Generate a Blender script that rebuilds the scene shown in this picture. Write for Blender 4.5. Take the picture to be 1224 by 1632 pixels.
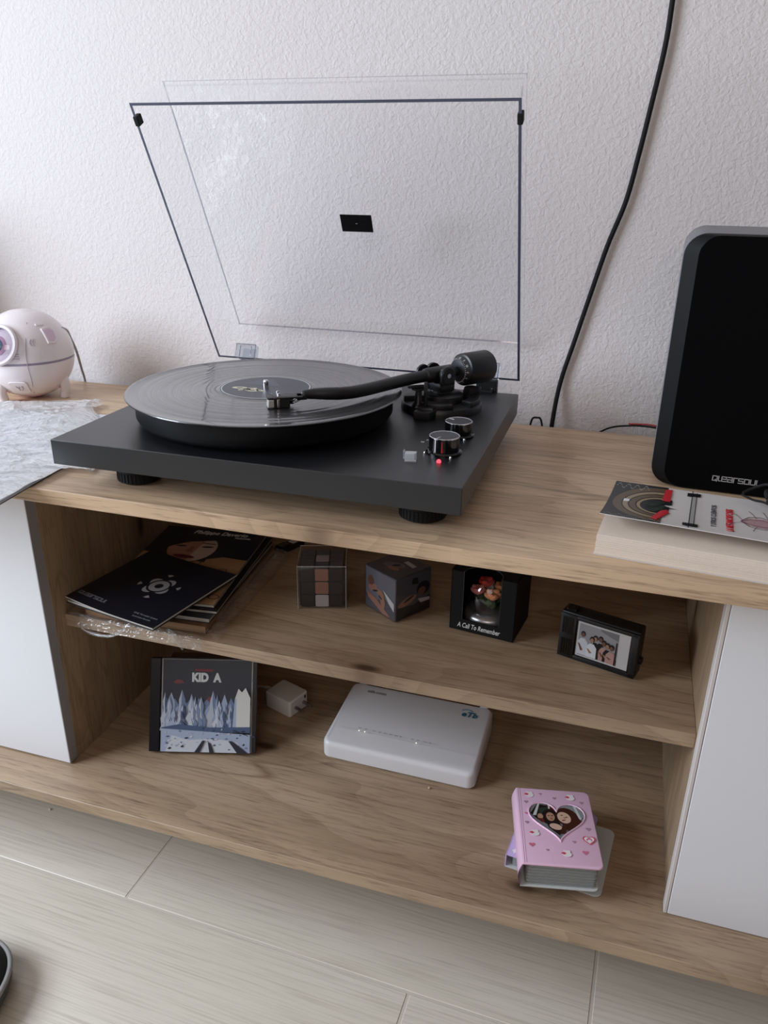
import bpy, bmesh, math, random
from mathutils import Vector, Matrix, noise
random.seed(7)
for o in list(bpy.data.objects): bpy.data.objects.remove(o)
sc = bpy.context.scene
COL = sc.collection
R = math.radians
F = 0.0415                       # floor level in the survey coordinates
ZT, ZS, ZB = 0.629-F, 0.4233-F, 0.2162-F      # cabinet top, shelf top, bottom board top

# ---------------------------------------------------------------- camera
def make_camera():
    yaw, pitch, roll = 0.29708, 0.40006, 0.01398
    cy, sy, cp, sp = math.cos(yaw), math.sin(yaw), math.cos(pitch), math.sin(pitch)
    fw = Vector((-sy*cp, cy*cp, -sp)); r = Vector((cy, sy, 0)); u = r.cross(fw)
    r2 = r*math.cos(roll)+u*math.sin(roll); u2 = -r*math.sin(roll)+u*math.cos(roll)
    cd = bpy.data.cameras.new('camera'); c = bpy.data.objects.new('camera', cd); COL.objects.link(c)
    m = Matrix((( r2.x, u2.x, -fw.x, .21624), (r2.y, u2.y, -fw.y, -.61786), (r2.z, u2.z, -fw.z, .92758-F), (0,0,0,1)))
    c.matrix_world = m
    cd.sensor_fit = 'VERTICAL'; cd.sensor_height = 24; cd.lens = 24*1260.135/1632
    cd.clip_start = .02; cd.clip_end = 30
    sc.camera = c
make_camera()
# ---------------------------------------------------------------- world, lights, exposure
w = bpy.data.worlds.new('world'); sc.world = w; w.use_nodes = True
w.node_tree.nodes['Background'].inputs[0].default_value = (.62,.68,.78,1)
w.node_tree.nodes['Background'].inputs[1].default_value = .5
def area(name, loc, direc, sx, sy, energy, col):
    l = bpy.data.lights.new(name, 'AREA'); l.shape = 'RECTANGLE'; l.size = sx; l.size_y = sy
    l.energy = energy; l.color = col
    o = bpy.data.objects.new(name, l); COL.objects.link(o); o.location = loc
    o.rotation_euler = Vector(direc).to_track_quat('-Z', 'Y').to_euler()
    return o
area('window_daylight', (-1.47,-.74,1.22), (1,0.10,-.26), 1.0, 1.0, 43, (.79,.89,1.0))
area('room_fill_light', (.35,-2.90,1.80), (-.05,1,-.12), 1.6, 1.1, 10, (1,.86,.79))  # added warm fill lamp, unseen behind the camera
sc.view_settings.view_transform = 'Standard'; sc.view_settings.look = 'None'
sc.view_settings.gamma = 1; sc.view_settings.exposure = 0.06; sc.view_settings.use_curve_mapping = False

# ---------------------------------------------------------------- materials
def srgb(r, g, b):
    f = lambda c: (c/255/12.92) if c/255 <= .04045 else ((c/255+.055)/1.055)**2.4
    return (f(r), f(g), f(b), 1)
def newmat(name):
    m = bpy.data.materials.new(name); m.use_nodes = True
    nt = m.node_tree; nt.nodes.clear()
    out = nt.nodes.new('ShaderNodeOutputMaterial')
    return m, nt, out
def N(nt, typ, **k):
    n = nt.nodes.new('ShaderNode'+typ)
    for a, v in k.items():
        if a in n.inputs.keys(): n.inputs[a].default_value = v
        else: setattr(n, a, v)
    return n
MC = {}
def pbr(name, col, rough=.5, spec=.5, metal=0, bump=0, bscale=300, coat=0, var=0):
    if name in MC: return MC[name]
    m, nt, out = newmat(name); L = nt.links.new
    b = N(nt, 'BsdfPrincipled'); L(b.outputs[0], out.inputs[0])
    b.inputs['Base Color'].default_value = col; b.inputs['Roughness'].default_value = rough
    b.inputs['Specular IOR Level'].default_value = spec; b.inputs['Metallic'].default_value = metal
    b.inputs['Coat Weight'].default_value = coat; b.inputs['Coat Roughness'].default_value = .05
    if bump or var:
        tc = N(nt, 'TexCoord'); n = N(nt, 'TexNoise'); n.inputs['Scale'].default_value = bscale; n.inputs['Detail'].default_value = 3
        L(tc.outputs['Object'], n.inputs['Vector'])
        if bump:
            bp = N(nt, 'Bump'); bp.inputs['Strength'].default_value = bump; bp.inputs['Distance'].default_value = .001
            L(n.outputs[0], bp.inputs['Height']); L(bp.outputs[0], b.inputs['Normal'])
        if var:
            mx = N(nt, 'MixRGB'); mx.inputs[1].default_value = tuple(c*(1-var) for c in col[:3])+(1,); mx.inputs[2].default_value = tuple(min(1, c*(1+var)) for c in col[:3])+(1,)
            L(n.outputs[0], mx.inputs[0]); L(mx.outputs[0], b.inputs['Base Color'])
    MC[name] = m; return m
def emit(name, col, s):
    m, nt, out = newmat(name); e = N(nt, 'Emission'); e.inputs[0].default_value = col; e.inputs[1].default_value = s
    nt.links.new(e.outputs[0], out.inputs[0]); return m
def clear(name, tint=(.97,.98,1,1), f0=.04, rough=.02, milk=0, milkcol=(.9,.92,.95,1), power=5, bump=0, bscale=60):
    """thin clear plastic: transparent + Schlick gloss (+ a little milky diffuse)"""
    m, nt, out = newmat(name); L = nt.links.new
    t = N(nt, 'BsdfTransparent'); t.inputs[0].default_value = tint
    g = N(nt, 'BsdfGlossy'); g.inputs['Roughness'].default_value = rough; g.inputs[0].default_value = (1,1,1,1)
    lw = N(nt, 'LayerWeight'); lw.inputs[0].default_value = .5
    p = N(nt, 'Math', operation='POWER'); p.inputs[1].default_value = power; L(lw.outputs['Facing'], p.inputs[0])
    ma = N(nt, 'Math', operation='MULTIPLY_ADD'); ma.inputs[1].default_value = 1-f0; ma.inputs[2].default_value = f0; ma.use_clamp = True
    L(p.outputs[0], ma.inputs[0])
    base = t
    if milk:
        df = N(nt, 'BsdfDiffuse'); df.inputs[0].default_value = milkcol
        tr = N(nt, 'BsdfTranslucent'); tr.inputs[0].default_value = milkcol
        m0 = N(nt, 'MixShader'); m0.inputs[0].default_value = .4; L(df.outputs[0], m0.inputs[1]); L(tr.outputs[0], m0.inputs[2])
        m1 = N(nt, 'MixShader'); m1.inputs[0].default_value = milk; L(t.outputs[0], m1.inputs[1]); L(m0.outputs[0], m1.inputs[2]); base = m1
    mx = N(nt, 'MixShader'); L(ma.outputs[0], mx.inputs[0]); L(base.outputs[0], mx.inputs[1]); L(g.outputs[0], mx.inputs[2])
    if bump:
        tc = N(nt, 'TexCoord'); n = N(nt, 'TexNoise'); n.inputs['Scale'].default_value = bscale; n.inputs['Detail'].default_value = 4; n.inputs['Distortion'].default_value = 1.5
        L(tc.outputs['Object'], n.inputs['Vector'])
        bp = N(nt, 'Bump'); bp.inputs['Strength'].default_value = bump; bp.inputs['Distance'].default_value = .004
        L(n.outputs[0], bp.inputs['Height'])
        L(bp.outputs[0], g.inputs['Normal']); L(bp.outputs[0], lw.inputs['Normal'])
        if milk: L(bp.outputs[0], df.inputs['Normal'])
    L(mx.outputs[0], out.inputs[0]); return m

def wood(name, axis='X', seed=0., knots=True, tone=1.0):
    m, nt, out = newmat(name); L = nt.links.new
    b = N(nt, 'BsdfPrincipled'); L(b.outputs[0], out.inputs[0]); b.inputs['Roughness'].default_value = .42; b.inputs['Specular IOR Level'].default_value = .5
    tc = N(nt, 'TexCoord'); mp = N(nt, 'Mapping'); L(tc.outputs['Object'], mp.inputs[0])
    mp.inputs['Location'].default_value = (seed*1.37, seed*.73, seed*.41)
    if axis == 'Z': mp.inputs['Rotation'].default_value = (0, R(90), 0)
    def scaled(v, s):
        q = N(nt, 'VectorMath', operation='MULTIPLY'); q.inputs[1].default_value = s; L(v, q.inputs[0]); return q.outputs[0]
    def noi(v, s, detail=3, rough=.5, dist=0):
        q = N(nt, 'TexNoise'); q.inputs['Scale'].default_value = 1; q.inputs['Detail'].default_value = detail; q.inputs['Roughness'].default_value = rough; q.inputs['Distortion'].default_value = dist
        L(scaled(v, s), q.inputs['Vector']); return q.outputs[0]
    def math_(op, a, bb, c=None, clamp=False):
        q = N(nt, 'Math', operation=op); q.use_clamp = clamp
        for i, x in enumerate((a, bb, c)):
            if x is None: continue
            if isinstance(x, (int, float)): q.inputs[i].default_value = x
            else: L(x, q.inputs[i])
        return q.outputs[0]
    def rng(v, a, bb, c=0., d=1.):
        q = N(nt, 'MapRange'); q.inputs[1].default_value = a; q.inputs[2].default_value = bb; q.inputs[3].default_value = c; q.inputs[4].default_value = d; L(v, q.inputs[0]); return q.outputs[0]
    P = mp.outputs[0]
    # knots
    vo = N(nt, 'TexVoronoi', voronoi_dimensions='2D'); vo.inputs['Scale'].default_value = 1; L(scaled(P, (2.6,6.8,0)), vo.inputs['Vector'])
    kd = vo.outputs['Distance']; sp = N(nt, 'SeparateColor'); L(vo.outputs['Color'], sp.inputs[0])
    gate = rng(sp.outputs[0], .30, .35)
    kn = math_('MULTIPLY', rng(kd, .42, .0), gate); core = math_('MULTIPLY', rng(kd, .060, .02), gate)
    kn2 = math_('MULTIPLY', kn, kn)
    warp = noi(P, (1.3,5,5), 3)
    sx = N(nt, 'SeparateXYZ'); L(P, sx.inputs[0])
    yy = math_('ADD', math_('MULTIPLY', sx.outputs[1], 24.), math_('MULTIPLY', sx.outputs[2], 24.))
    ph = math_('ADD', math_('ADD', yy, math_('MULTIPLY', warp, 8.)), math_('MULTIPLY', kn2, 4.))
    ring = math_('FRACT', ph, 0.)
    ringd = rng(ring, 0., 1., 0., 1.); ringd = math_('POWER', ringd, 2.2)
    fine = noi(P, (24,460,460), 3, .62); fine2 = noi(P, (3.5,110,110), 3, .65); blotch = noi(P, (1.6,7,7), 3, .55)
    r1 = N(nt, 'ValToRGB'); e = r1.color_ramp.elements
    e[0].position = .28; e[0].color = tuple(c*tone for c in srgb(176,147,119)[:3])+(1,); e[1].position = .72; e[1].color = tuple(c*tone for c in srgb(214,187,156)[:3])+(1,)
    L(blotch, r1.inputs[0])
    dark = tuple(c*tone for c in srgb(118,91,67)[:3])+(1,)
    def mix(c1, col, fac):
        q = N(nt, 'MixRGB'); L(fac, q.inputs[0]); L(c1, q.inputs[1])
        if isinstance(col, tuple): q.inputs[2].default_value = col
        else: L(col, q.inputs[2])
        return q.outputs[0]
    c = mix(r1.outputs[0], dark, math_('MULTIPLY', ringd, .26))
    c = mix(c, dark, rng(fine2, .50, .78, 0, .45))
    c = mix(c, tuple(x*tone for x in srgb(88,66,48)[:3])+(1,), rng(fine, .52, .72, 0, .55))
    c = mix(c, dark, math_('MULTIPLY', kn2, .75, None, True))
    c = mix(c, srgb(62,40,26), math_('MULTIPLY', core, .9, None, True))
    vein = noi(P, (.9,9,9), 2, .5, .6)
    c = mix(c, srgb(96,70,50), math_('MULTIPLY', rng(math_('ABSOLUTE', math_('SUBTRACT', vein, .52), 0.), .0, .006, .55, 0.), rng(blotch, .42, .6)))
    L(c, b.inputs['Base Color'])
    bp = N(nt, 'Bump'); bp.inputs['Strength'].default_value = .12; bp.inputs['Distance'].default_value = .0006
    L(fine, bp.inputs['Height']); L(bp.outputs[0], b.inputs['Normal'])
    return m

def wallmat(name, col, bump=.4):
    m, nt, out = newmat(name); L = nt.links.new
    b = N(nt, 'BsdfPrincipled'); L(b.outputs[0], out.inputs[0]); b.inputs['Roughness'].default_value = .75; b.inputs['Specular IOR Level'].default_value = .25
    b.inputs['Base Color'].default_value = col
    tc = N(nt, 'TexCoord')
    n = N(nt, 'TexNoise'); n.inputs['Scale'].default_value = 210; n.inputs['Detail'].default_value = 2; n.inputs['Distortion'].default_value = .6
    n2 = N(nt, 'TexNoise'); n2.inputs['Scale'].default_value = 9; n2.inputs['Detail'].default_value = 2
    L(tc.outputs['Object'], n.inputs['Vector']); L(tc.outputs['Object'], n2.inputs['Vector'])
    cr = N(nt, 'MapRange'); cr.inputs[1].default_value = .35; cr.inputs[2].default_value = .68; L(n.outputs[0], cr.inputs[0])
    ad = N(nt, 'Math', operation='MULTIPLY_ADD'); ad.inputs[1].default_value = 2.; L(n2.outputs[0], ad.inputs[0]); L(cr.outputs[0], ad.inputs[2])
    bp = N(nt, 'Bump'); bp.inputs['Strength'].default_value = bump; bp.inputs['Distance'].default_value = .0012
    L(ad.outputs[0], bp.inputs['Height']); L(bp.outputs[0], b.inputs['Normal'])
    return m
def tilemat(name):
    m, nt, out = newmat(name); L = nt.links.new
    b = N(nt, 'BsdfPrincipled'); L(b.outputs[0], out.inputs[0]); b.inputs['Roughness'].default_value = .30; b.inputs['Specular IOR Level'].default_value = .6
    tc = N(nt, 'TexCoord'); oi = N(nt, 'ObjectInfo')
    va = N(nt, 'VectorMath', operation='ADD'); L(tc.outputs['Object'], va.inputs[0])
    rm = N(nt, 'Math', operation='MULTIPLY'); rm.inputs[1].default_value = 13; L(oi.outputs['Random'], rm.inputs[0]); L(rm.outputs[0], va.inputs[1])
    def noi(s, d):
        q = N(nt, 'VectorMath', operation='MULTIPLY'); q.inputs[1].default_value = s; L(va.outputs[0], q.inputs[0])
        n = N(nt, 'TexNoise'); n.inputs['Scale'].default_value = 1; n.inputs['Detail'].default_value = d; L(q.outputs[0], n.inputs['Vector']); return n.outputs[0]
    a = noi((9,400,1), 3); c = noi((2,6,1), 3)
    mx = N(nt, 'MixRGB'); mx.inputs[1].default_value = srgb(212,202,186); mx.inputs[2].default_value = srgb(232,224,211); L(c, mx.inputs[0])
    mr = N(nt, 'MapRange'); mr.inputs[1].default_value = .45; mr.inputs[2].default_value = .75; mr.inputs[4].default_value = .4; L(a, mr.inputs[0])
    m2 = N(nt, 'MixRGB'); m2.inputs[2].default_value = srgb(160,149,132); L(mr.outputs[0], m2.inputs[0]); L(mx.outputs[0], m2.inputs[1])
    L(m2.outputs[0], b.inputs['Base Color'])
    bp = N(nt, 'Bump'); bp.inputs['Strength'].default_value = .15; bp.inputs['Distance'].default_value = .0008; L(a, bp.inputs['Height']); L(bp.outputs[0], b.inputs['Normal'])
    return m
def vinylmat(name):
    m, nt, out = newmat(name); L = nt.links.new
    b = N(nt, 'BsdfPrincipled'); L(b.outputs[0], out.inputs[0])
    b.inputs['Base Color'].default_value = (.012,.012,.014,1); b.inputs['Specular IOR Level'].default_value = .8
    b.inputs['Anisotropic'].default_value = .85; b.inputs['Anisotropic Rotation'].default_value = .25; b.inputs['Coat Weight'].default_value = .9; b.inputs['Coat Roughness'].default_value = .06
    tg = N(nt, 'Tangent'); tg.direction_type = 'RADIAL'; tg.axis = 'Z'; L(tg.outputs[0], b.inputs['Tangent'])
    tc = N(nt, 'TexCoord'); sx = N(nt, 'SeparateXYZ'); L(tc.outputs['Object'], sx.inputs[0])
    cx = N(nt, 'CombineXYZ'); L(sx.outputs[0], cx.inputs[0]); L(sx.outputs[1], cx.inputs[1])
    ln = N(nt, 'VectorMath', operation='LENGTH'); L(cx.outputs[0], ln.inputs[0])
    n = N(nt, 'TexNoise', noise_dimensions='1D'); n.inputs['Scale'].default_value = 1; n.inputs['Detail'].default_value = 3
    k = N(nt, 'Math', operation='MULTIPLY'); k.inputs[1].default_value = 420; L(ln.outputs['Value'], k.inputs[0]); L(k.outputs[0], n.inputs['W'])
    mr = N(nt, 'MapRange'); mr.inputs[1].default_value = .3; mr.inputs[2].default_value = .7; mr.inputs[3].default_value = .26; mr.inputs[4].default_value = .36; L(n.outputs[0], mr.inputs[0])
    L(mr.outputs[0], b.inputs['Roughness'])
    n3 = N(nt, 'TexNoise', noise_dimensions='1D'); n3.inputs['Scale'].default_value = 1; n3.inputs['Detail'].default_value = 1
    k3 = N(nt, 'Math', operation='MULTIPLY'); k3.inputs[1].default_value = 1500; L(ln.outputs['Value'], k3.inputs[0]); L(k3.outputs[0], n3.inputs['W'])
    bp = N(nt, 'Bump'); bp.inputs['Strength'].default_value = .03; bp.inputs['Distance'].default_value = .0003; L(n3.outputs[0], bp.inputs['Height']); L(bp.outputs[0], b.inputs['Normal'])
    return m

M_WALL = wallmat('wall_paint', srgb(222,215,214)); M_PLAIN = pbr('plain_paint', srgb(128,118,110), .8)
M_CEIL = pbr('ceiling_paint', srgb(214,204,196), .9)
M_TILE = tilemat('porcelain_tile'); M_GROUT = pbr('grout', srgb(206,198,184), .9, bump=.3, bscale=500)
W_TOP = wood('oak_top_lit', 'X', 1.3, tone=1.17); W_SHELF = wood('oak_shelf_shaded', 'X', 4.1, tone=.75); W_BOT = wood('oak_bottom_shaded', 'X', 7.7, tone=.76); W_SIDE = wood('oak_side_shaded', 'Z', 2.9, tone=.72); W_BACK = wood('oak_back', 'X', 9.2)  # tone paints light into one oak: top brightened, shelf, bottom and sides shaded
M_WHITE = pbr('white_lacquer', srgb(226,226,230), .35); M_EDGE = pbr('white_edge_band', srgb(206,198,194), .5); M_DOORSIDE = pbr('grey_door_edge', srgb(150,148,150), .6)
M_BLK = pbr('black_vinyl_wrap', srgb(17,18,22), .36, .8, bump=.03, bscale=900)
M_BLKP = pbr('black_plastic', srgb(20,20,22), .38, .5); M_BLKM = pbr('black_matte', srgb(16,16,18), .6, .4)
M_BLKG = pbr('black_gloss', srgb(10,10,12), .12, .6); M_RUB = pbr('black_rubber', srgb(18,18,19), .7, .3)
M_GREYP = pbr('dark_grey_metal', srgb(70,71,76), .35, .5, .6); M_CHR = pbr('chrome', srgb(215,215,220), .12, .5, 1)
M_SILV = pbr('silver_print', srgb(196,196,200), .35, .5, .5); M_WP = pbr('white_print', srgb(225,225,225), .6)
M_ALU = pbr('cartridge_grey', srgb(178,174,168), .4, .5, .2)
M_ACR = clear('acrylic', (.99,.99,.995,1), .03, .01, power=5); M_ACE = pbr('acrylic_edge', srgb(72,76,96), .25, .5)
M_ACC = clear('acrylic_fold', (.62,.64,.70,1), .2, .05); M_ACL = clear('clear_block', (.88,.9,.93,1), .10, .03, milk=.12)
M_FILM = clear('crinkled_film', (.98,.985,1,1), .20, .10, milk=.70, milkcol=(.97,.98,1,1), power=3, bump=.6, bscale=70)
M_BAG = clear('clear_bag', (.96,.96,.97,1), .06, .12, milk=.10, milkcol=(.85,.85,.86,1), power=3, bump=.5, bscale=60)
M_CASE = clear('clear_case_film', (.95,.95,.96,1), .04, .04)
M_PVC = clear('frosted_pvc', (.85,.88,.89,1), .05, .18, milk=.45, milkcol=(.66,.69,.70,1))
M_RED = pbr('red_print', srgb(190,40,48), .5); M_LED = emit('red_led', (1,.05,.08,1), 3.0); M_LEDW = emit('white_led', (.95,1,.75,1), 1.6)
def flat(name, r, g, b, rough=.5): return pbr(name, srgb(r,g,b), rough)

# ---------------------------------------------------------------- mesh helpers
class MB:
    def __init__(s): s.v = []; s.f = []; s.mi = []; s.M = Matrix()
    def take(s, bm, mi=0, M=None):
        M = s.M @ M if M is not None else s.M
        base = len(s.v); bm.verts.index_update()
        s.v += [tuple(M @ v.co) for v in bm.verts]
        for f in bm.faces: s.f.append([base+v.index for v in f.verts]); s.mi.append(mi)
        bm.free(); return s
    def box(s, x0, x1, y0, y1, z0, z1, bev=0, mi=0, M=None, seg=2):
        bm = bmesh.new(); bmesh.ops.create_cube(bm, size=1)
        for v in bm.verts: v.co = Vector(((x0+x1)/2+v.co.x*(x1-x0), (y0+y1)/2+v.co.y*(y1-y0), (z0+z1)/2+v.co.z*(z1-z0)))
        if bev: bmesh.ops.bevel(bm, geom=list(bm.edges), offset=bev, segments=seg, profile=.5, affect='EDGES', clamp_overlap=True)
        return s.take(bm, mi, M)
    def prism(s, pts, z0, z1, bev=0, mi=0, M=None, seg=2, top_only=False):
        bm = bmesh.new(); n = len(pts)
        a = [bm.verts.new((p[0], p[1], z0)) for p in pts]; b = [bm.verts.new((p[0], p[1], z1)) for p in pts]
        bm.faces.new(a[::-1]); ft = bm.faces.new(b); sides = [bm.faces.new((a[i], a[(i+1)%n], b[(i+1)%n], b[i])) for i in range(n)]
        bmesh.ops.recalc_face_normals(bm, faces=list(bm.faces))
        if bev:
            es = [e for e in bm.edges if abs(e.verts[0].co.z-e.verts[1].co.z) < 1e-9 and (not top_only or e.verts[0].co.z > (z0+z1)/2)]
            bmesh.ops.bevel(bm, geom=es, offset=bev, segments=seg, profile=.5, affect='EDGES', clamp_overlap=True)
        return s.take(bm, mi, M)
    def lathe(s, prof, seg=32, mi=0, M=None, cap=True):
        bm = bmesh.new(); rings = []
        for r, z in prof: rings.append([bm.verts.new((r*math.cos(2*math.pi*i/seg), r*math.sin(2*math.pi*i/seg), z)) for i in range(seg)] if r > 1e-6 else [bm.verts.new((0,0,z))])
        for A, B in zip(rings, rings[1:]):
            for i in range(seg):
                j = (i+1)%seg
                if len(A) > 1 and len(B) > 1: bm.faces.new((A[i], A[j], B[j], B[i]))
                elif len(A) > 1: bm.faces.new((A[i], A[j], B[0]))
                elif len(B) > 1: bm.faces.new((A[0], B[j], B[i]))
        if cap:
            if len(rings[0]) > 1: bm.faces.new(rings[0][::-1])
            if len(rings[-1]) > 1: bm.faces.new(rings[-1])
        bmesh.ops.recalc_face_normals(bm, faces=list(bm.faces))
        return s.take(bm, mi, M)
    def tube(s, pts, r, seg=10, sub=6, mi=0, M=None, closed=False):
        P = [Vector(p) for p in pts]; rr = r if isinstance(r, (list, tuple)) else [r]*len(P)
        Q, RR = [], []
        n = len(P); rngk = n if closed else n-1
        for i in range(rngk):
            p0, p1, p2, p3 = (P[(i-1)%n], P[i], P[(i+1)%n], P[(i+2)%n]) if closed else (P[max(i-1,0)], P[i], P[i+1], P[min(i+2,n-1)])
            for k in range(sub):
                t = k/sub
                Q.append(.5*((2*p1)+(p2-p0)*t+(2*p0-5*p1+4*p2-p3)*t*t+(-p0+3*p1-3*p2+p3)*t**3)); RR.append(rr[i]*(1-t)+rr[(i+1)%n]*t)
        if not closed: Q.append(P[-1]); RR.append(rr[-1])
        bm = bmesh.new(); rings = []; up = Vector((0,0,1)); m = len(Q); prev = None
        for i, q in enumerate(Q):
            d = ((Q[(i+1)%m]-Q[i-1]) if closed else (Q[min(i+1,m-1)]-Q[max(i-1,0)])).normalized()
            if prev is None: a = d.cross(up); a = a if a.length > 1e-3 else d.cross(Vector((1,0,0)))
            else: a = prev - d*prev.dot(d)
            a.normalize(); prev = a; b = d.cross(a)
            rings.append([bm.verts.new(q+(a*math.cos(2*math.pi*k/seg)+b*math.sin(2*math.pi*k/seg))*RR[i]) for k in range(seg)])
        for i in range(m if closed else m-1):
            A, B = rings[i], rings[(i+1)%m]
            for k in range(seg): bm.faces.new((A[k], A[(k+1)%seg], B[(k+1)%seg], B[k]))
        if not closed: bm.faces.new(rings[0][::-1]); bm.faces.new(rings[-1])
        bmesh.ops.recalc_face_normals(bm, faces=list(bm.faces))
        return s.take(bm, mi, M)
    def poly(s, pts, mi=0, M=None):
        M = s.M @ M if M is not None else s.M
        base = len(s.v); s.v += [tuple(M @ Vector(p if len(p) == 3 else (p[0], p[1], 0))) for p in pts]
        s.f.append(list(range(base, base+len(pts)))); s.mi.append(mi); return s
    def grid(s, fn, nu, nv, mi=0):
        base = len(s.v)
        for j in range(nv+1):
            for i in range(nu+1): s.v.append(tuple(fn(i/nu, j/nv)))
        for j in range(nv):
            for i in range(nu):
                a = base+j*(nu+1)+i; s.f.append([a, a+1, a+nu+2, a+nu+1]); s.mi.append(mi)
        return s
    def build(s, name, mats, parent=None, smooth=None, loc=None, rot=None):
        me = bpy.data.meshes.new(name); me.from_pydata(s.v, [], s.f); me.update()
        for m in (mats if isinstance(mats, (list, tuple)) else [mats]): me.materials.append(m)
        for p, i in zip(me.polygons, s.mi): p.material_index = i
        if smooth is not None: shade(me, smooth)
        o = bpy.data.objects.new(name, me); COL.objects.link(o)
        if parent: o.parent = parent
        if loc: o.location = loc
        if rot: o.rotation_euler = rot
        return o
def shade(me, ang):
    for p in me.polygons: p.use_smooth = True
    bm = bmesh.new(); bm.from_mesh(me)
    for e in bm.edges:
        if len(e.link_faces) == 2 and e.calc_face_angle(0) > R(ang): e.smooth = False
    bm.to_mesh(me); bm.free()
def rrect(x0, x1, y0, y1, r, n=6):
    pts = []
    rs = r if isinstance(r, (list, tuple)) else [r]*4
    for (cx, cy, a0), q in zip(((x1, y1, 0), (x0, y1, 90), (x0, y0, 180), (x1, y0, 270)), rs):
        ox = cx-q if cx == x1 else cx+q; oy = cy-q if cy == y1 else cy+q
        if q < 1e-6: pts.append((cx, cy)); continue
        for i in range(n+1):
            a = R(a0+90*i/n); pts.append((ox+q*math.cos(a), oy+q*math.sin(a)))
    return pts
def ell(cx, cy, rx, ry, n=20, rot=0):
    c, s_ = math.cos(rot), math.sin(rot)
    return [(cx+rx*math.cos(2*math.pi*i/n)*c-ry*math.sin(2*math.pi*i/n)*s_, cy+rx*math.cos(2*math.pi*i/n)*s_+ry*math.sin(2*math.pi*i/n)*c) for i in range(n)]
def heart(cx, cy, s, n=36):
    out = []
    for i in range(n):
        t = 2*math.pi*i/n
        out.append((cx+s*16*math.sin(t)**3/16, cy+s*(13*math.cos(t)-5*math.cos(2*t)-2*math.cos(3*t)-math.cos(4*t))/16))
    return out[::-1]
def fr(o, ux, uy):
    o, ux, uy = Vector(o), Vector(ux).normalized(), Vector(uy); uy = (uy-ux*uy.dot(ux)).normalized(); uz = ux.cross(uy)
    return Matrix(((ux.x,uy.x,uz.x,o.x),(ux.y,uy.y,uz.y,o.y),(ux.z,uy.z,uz.z,o.z),(0,0,0,1)))
def text_mesh(s, size, M, ext=.0001, bold=0, shear=0, align='LEFT', sx=1., space=1.):
    cu = bpy.data.curves.new('t', 'FONT'); cu.body = s; cu.size = size; cu.extrude = ext; cu.offset = bold; cu.shear = shear
    cu.align_x = align; cu.align_y = 'BOTTOM_BASELINE'; cu.resolution_u = 3; cu.space_character = space
    o = bpy.data.objects.new('t', cu); COL.objects.link(o)
    dg = bpy.context.evaluated_depsgraph_get(); me = bpy.data.meshes.new_from_object(o.evaluated_get(dg))
    bpy.data.objects.remove(o); bpy.data.curves.remove(cu)
    me.transform(M @ Matrix.Diagonal((sx,1,1,1))); return me
def text(name, s, size, M, mat, parent, **k):
    me = text_mesh(s, size, M, **k); me.name = name; me.materials.clear(); me.materials.append(mat)
    o = bpy.data.objects.new(name, me); COL.objects.link(o); o.parent = parent; return o
def tag(o, label, cat, group=None, kind=None):
    o['label'] = label; o['category'] = cat
    if group: o['group'] = group
    if kind: o['kind'] = kind
    return o
def thing(name, label, cat, loc=(0,0,0), rz=0, group=None):
    o = bpy.data.objects.new(name, None); COL.objects.link(o); o.location = loc; o.rotation_euler = (0,0,rz); o.empty_display_size = .05
    return tag(o, label, cat, group)
def struct(o): o['kind'] = 'structure'; return o

# ---------------------------------------------------------------- the room
WY = .44; XL, XR, YF, ZC = -1.53, 1.7, -2.95, 2.5
struct(MB().box(XL, XR, WY, WY+.12, 0, ZC).build('wall_back', M_WALL))
m = MB(); wy0, wy1, wz0, wz1 = -1.29, -.19, .66, 1.78
m.box(XL-.12, XL, YF, wy0, 0, ZC).box(XL-.12, XL, wy1, WY+.12, 0, ZC).box(XL-.12, XL, wy0, wy1, 0, wz0).box(XL-.12, XL, wy0, wy1, wz1, ZC)
struct(m.build('wall_left', M_PLAIN))
m = MB()
for a in (wy0, (wy0+wy1)/2-.025, wy1-.05): m.box(XL-.09, XL-.04, a, a+.05, wz0, wz1)
m.box(XL-.09, XL-.04, wy0, wy1, wz0, wz0+.05).box(XL-.09, XL-.04, wy0, wy1, wz1-.05, wz1)
wi = struct(m.build('window_1', M_WHITE)); MB().box(XL-.068, XL-.062, wy0+.05, wy1-.05, wz0+.05, wz1-.05).build('pane', M_ACR, wi)
struct(MB().box(XR, XR+.12, YF, WY+.12, 0, ZC).build('wall_right', M_PLAIN))
m = MB(); a0, a1, b0, b1 = -.45, 1.15, 1.2, 2.35  # opening made up for the added fill lamp
m.box(XL, a0, YF-.12, YF, 0, ZC).box(a1, XR, YF-.12, YF, 0, ZC).box(a0, a1, YF-.12, YF, 0, b0).box(a0, a1, YF-.12, YF, b1, ZC)
struct(m.build('wall_front', M_PLAIN))
m = MB()
for a in (a0, .275, a1-.05): m.box(a, a+.05, YF-.09, YF-.04, b0, b1)
m.box(a0, a1, YF-.09, YF-.04, b0, b0+.05).box(a0, a1, YF-.09, YF-.04, b1-.05, b1)
wi = struct(m.build('fill_window', M_WHITE)); MB().box(a0+.05, a1-.05, YF-.068, YF-.062, b0+.05, b1-.05).build('pane', M_ACR, wi)  # unseen window, added to frame the fill lamp
struct(MB().box(XL-.12, XR+.12, YF-.12, WY+.12, ZC, ZC+.1).build('ceiling', M_CEIL))
fl = struct(MB().box(XL-.12, XR+.12, YF-.12, WY+.12, -.06, -.0007).build('floor', M_GROUT))
ROT = R(-1.6); TL, TWd = .5996, .3
tme = None; c_, s_ = math.cos(ROT), math.sin(ROT)
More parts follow.
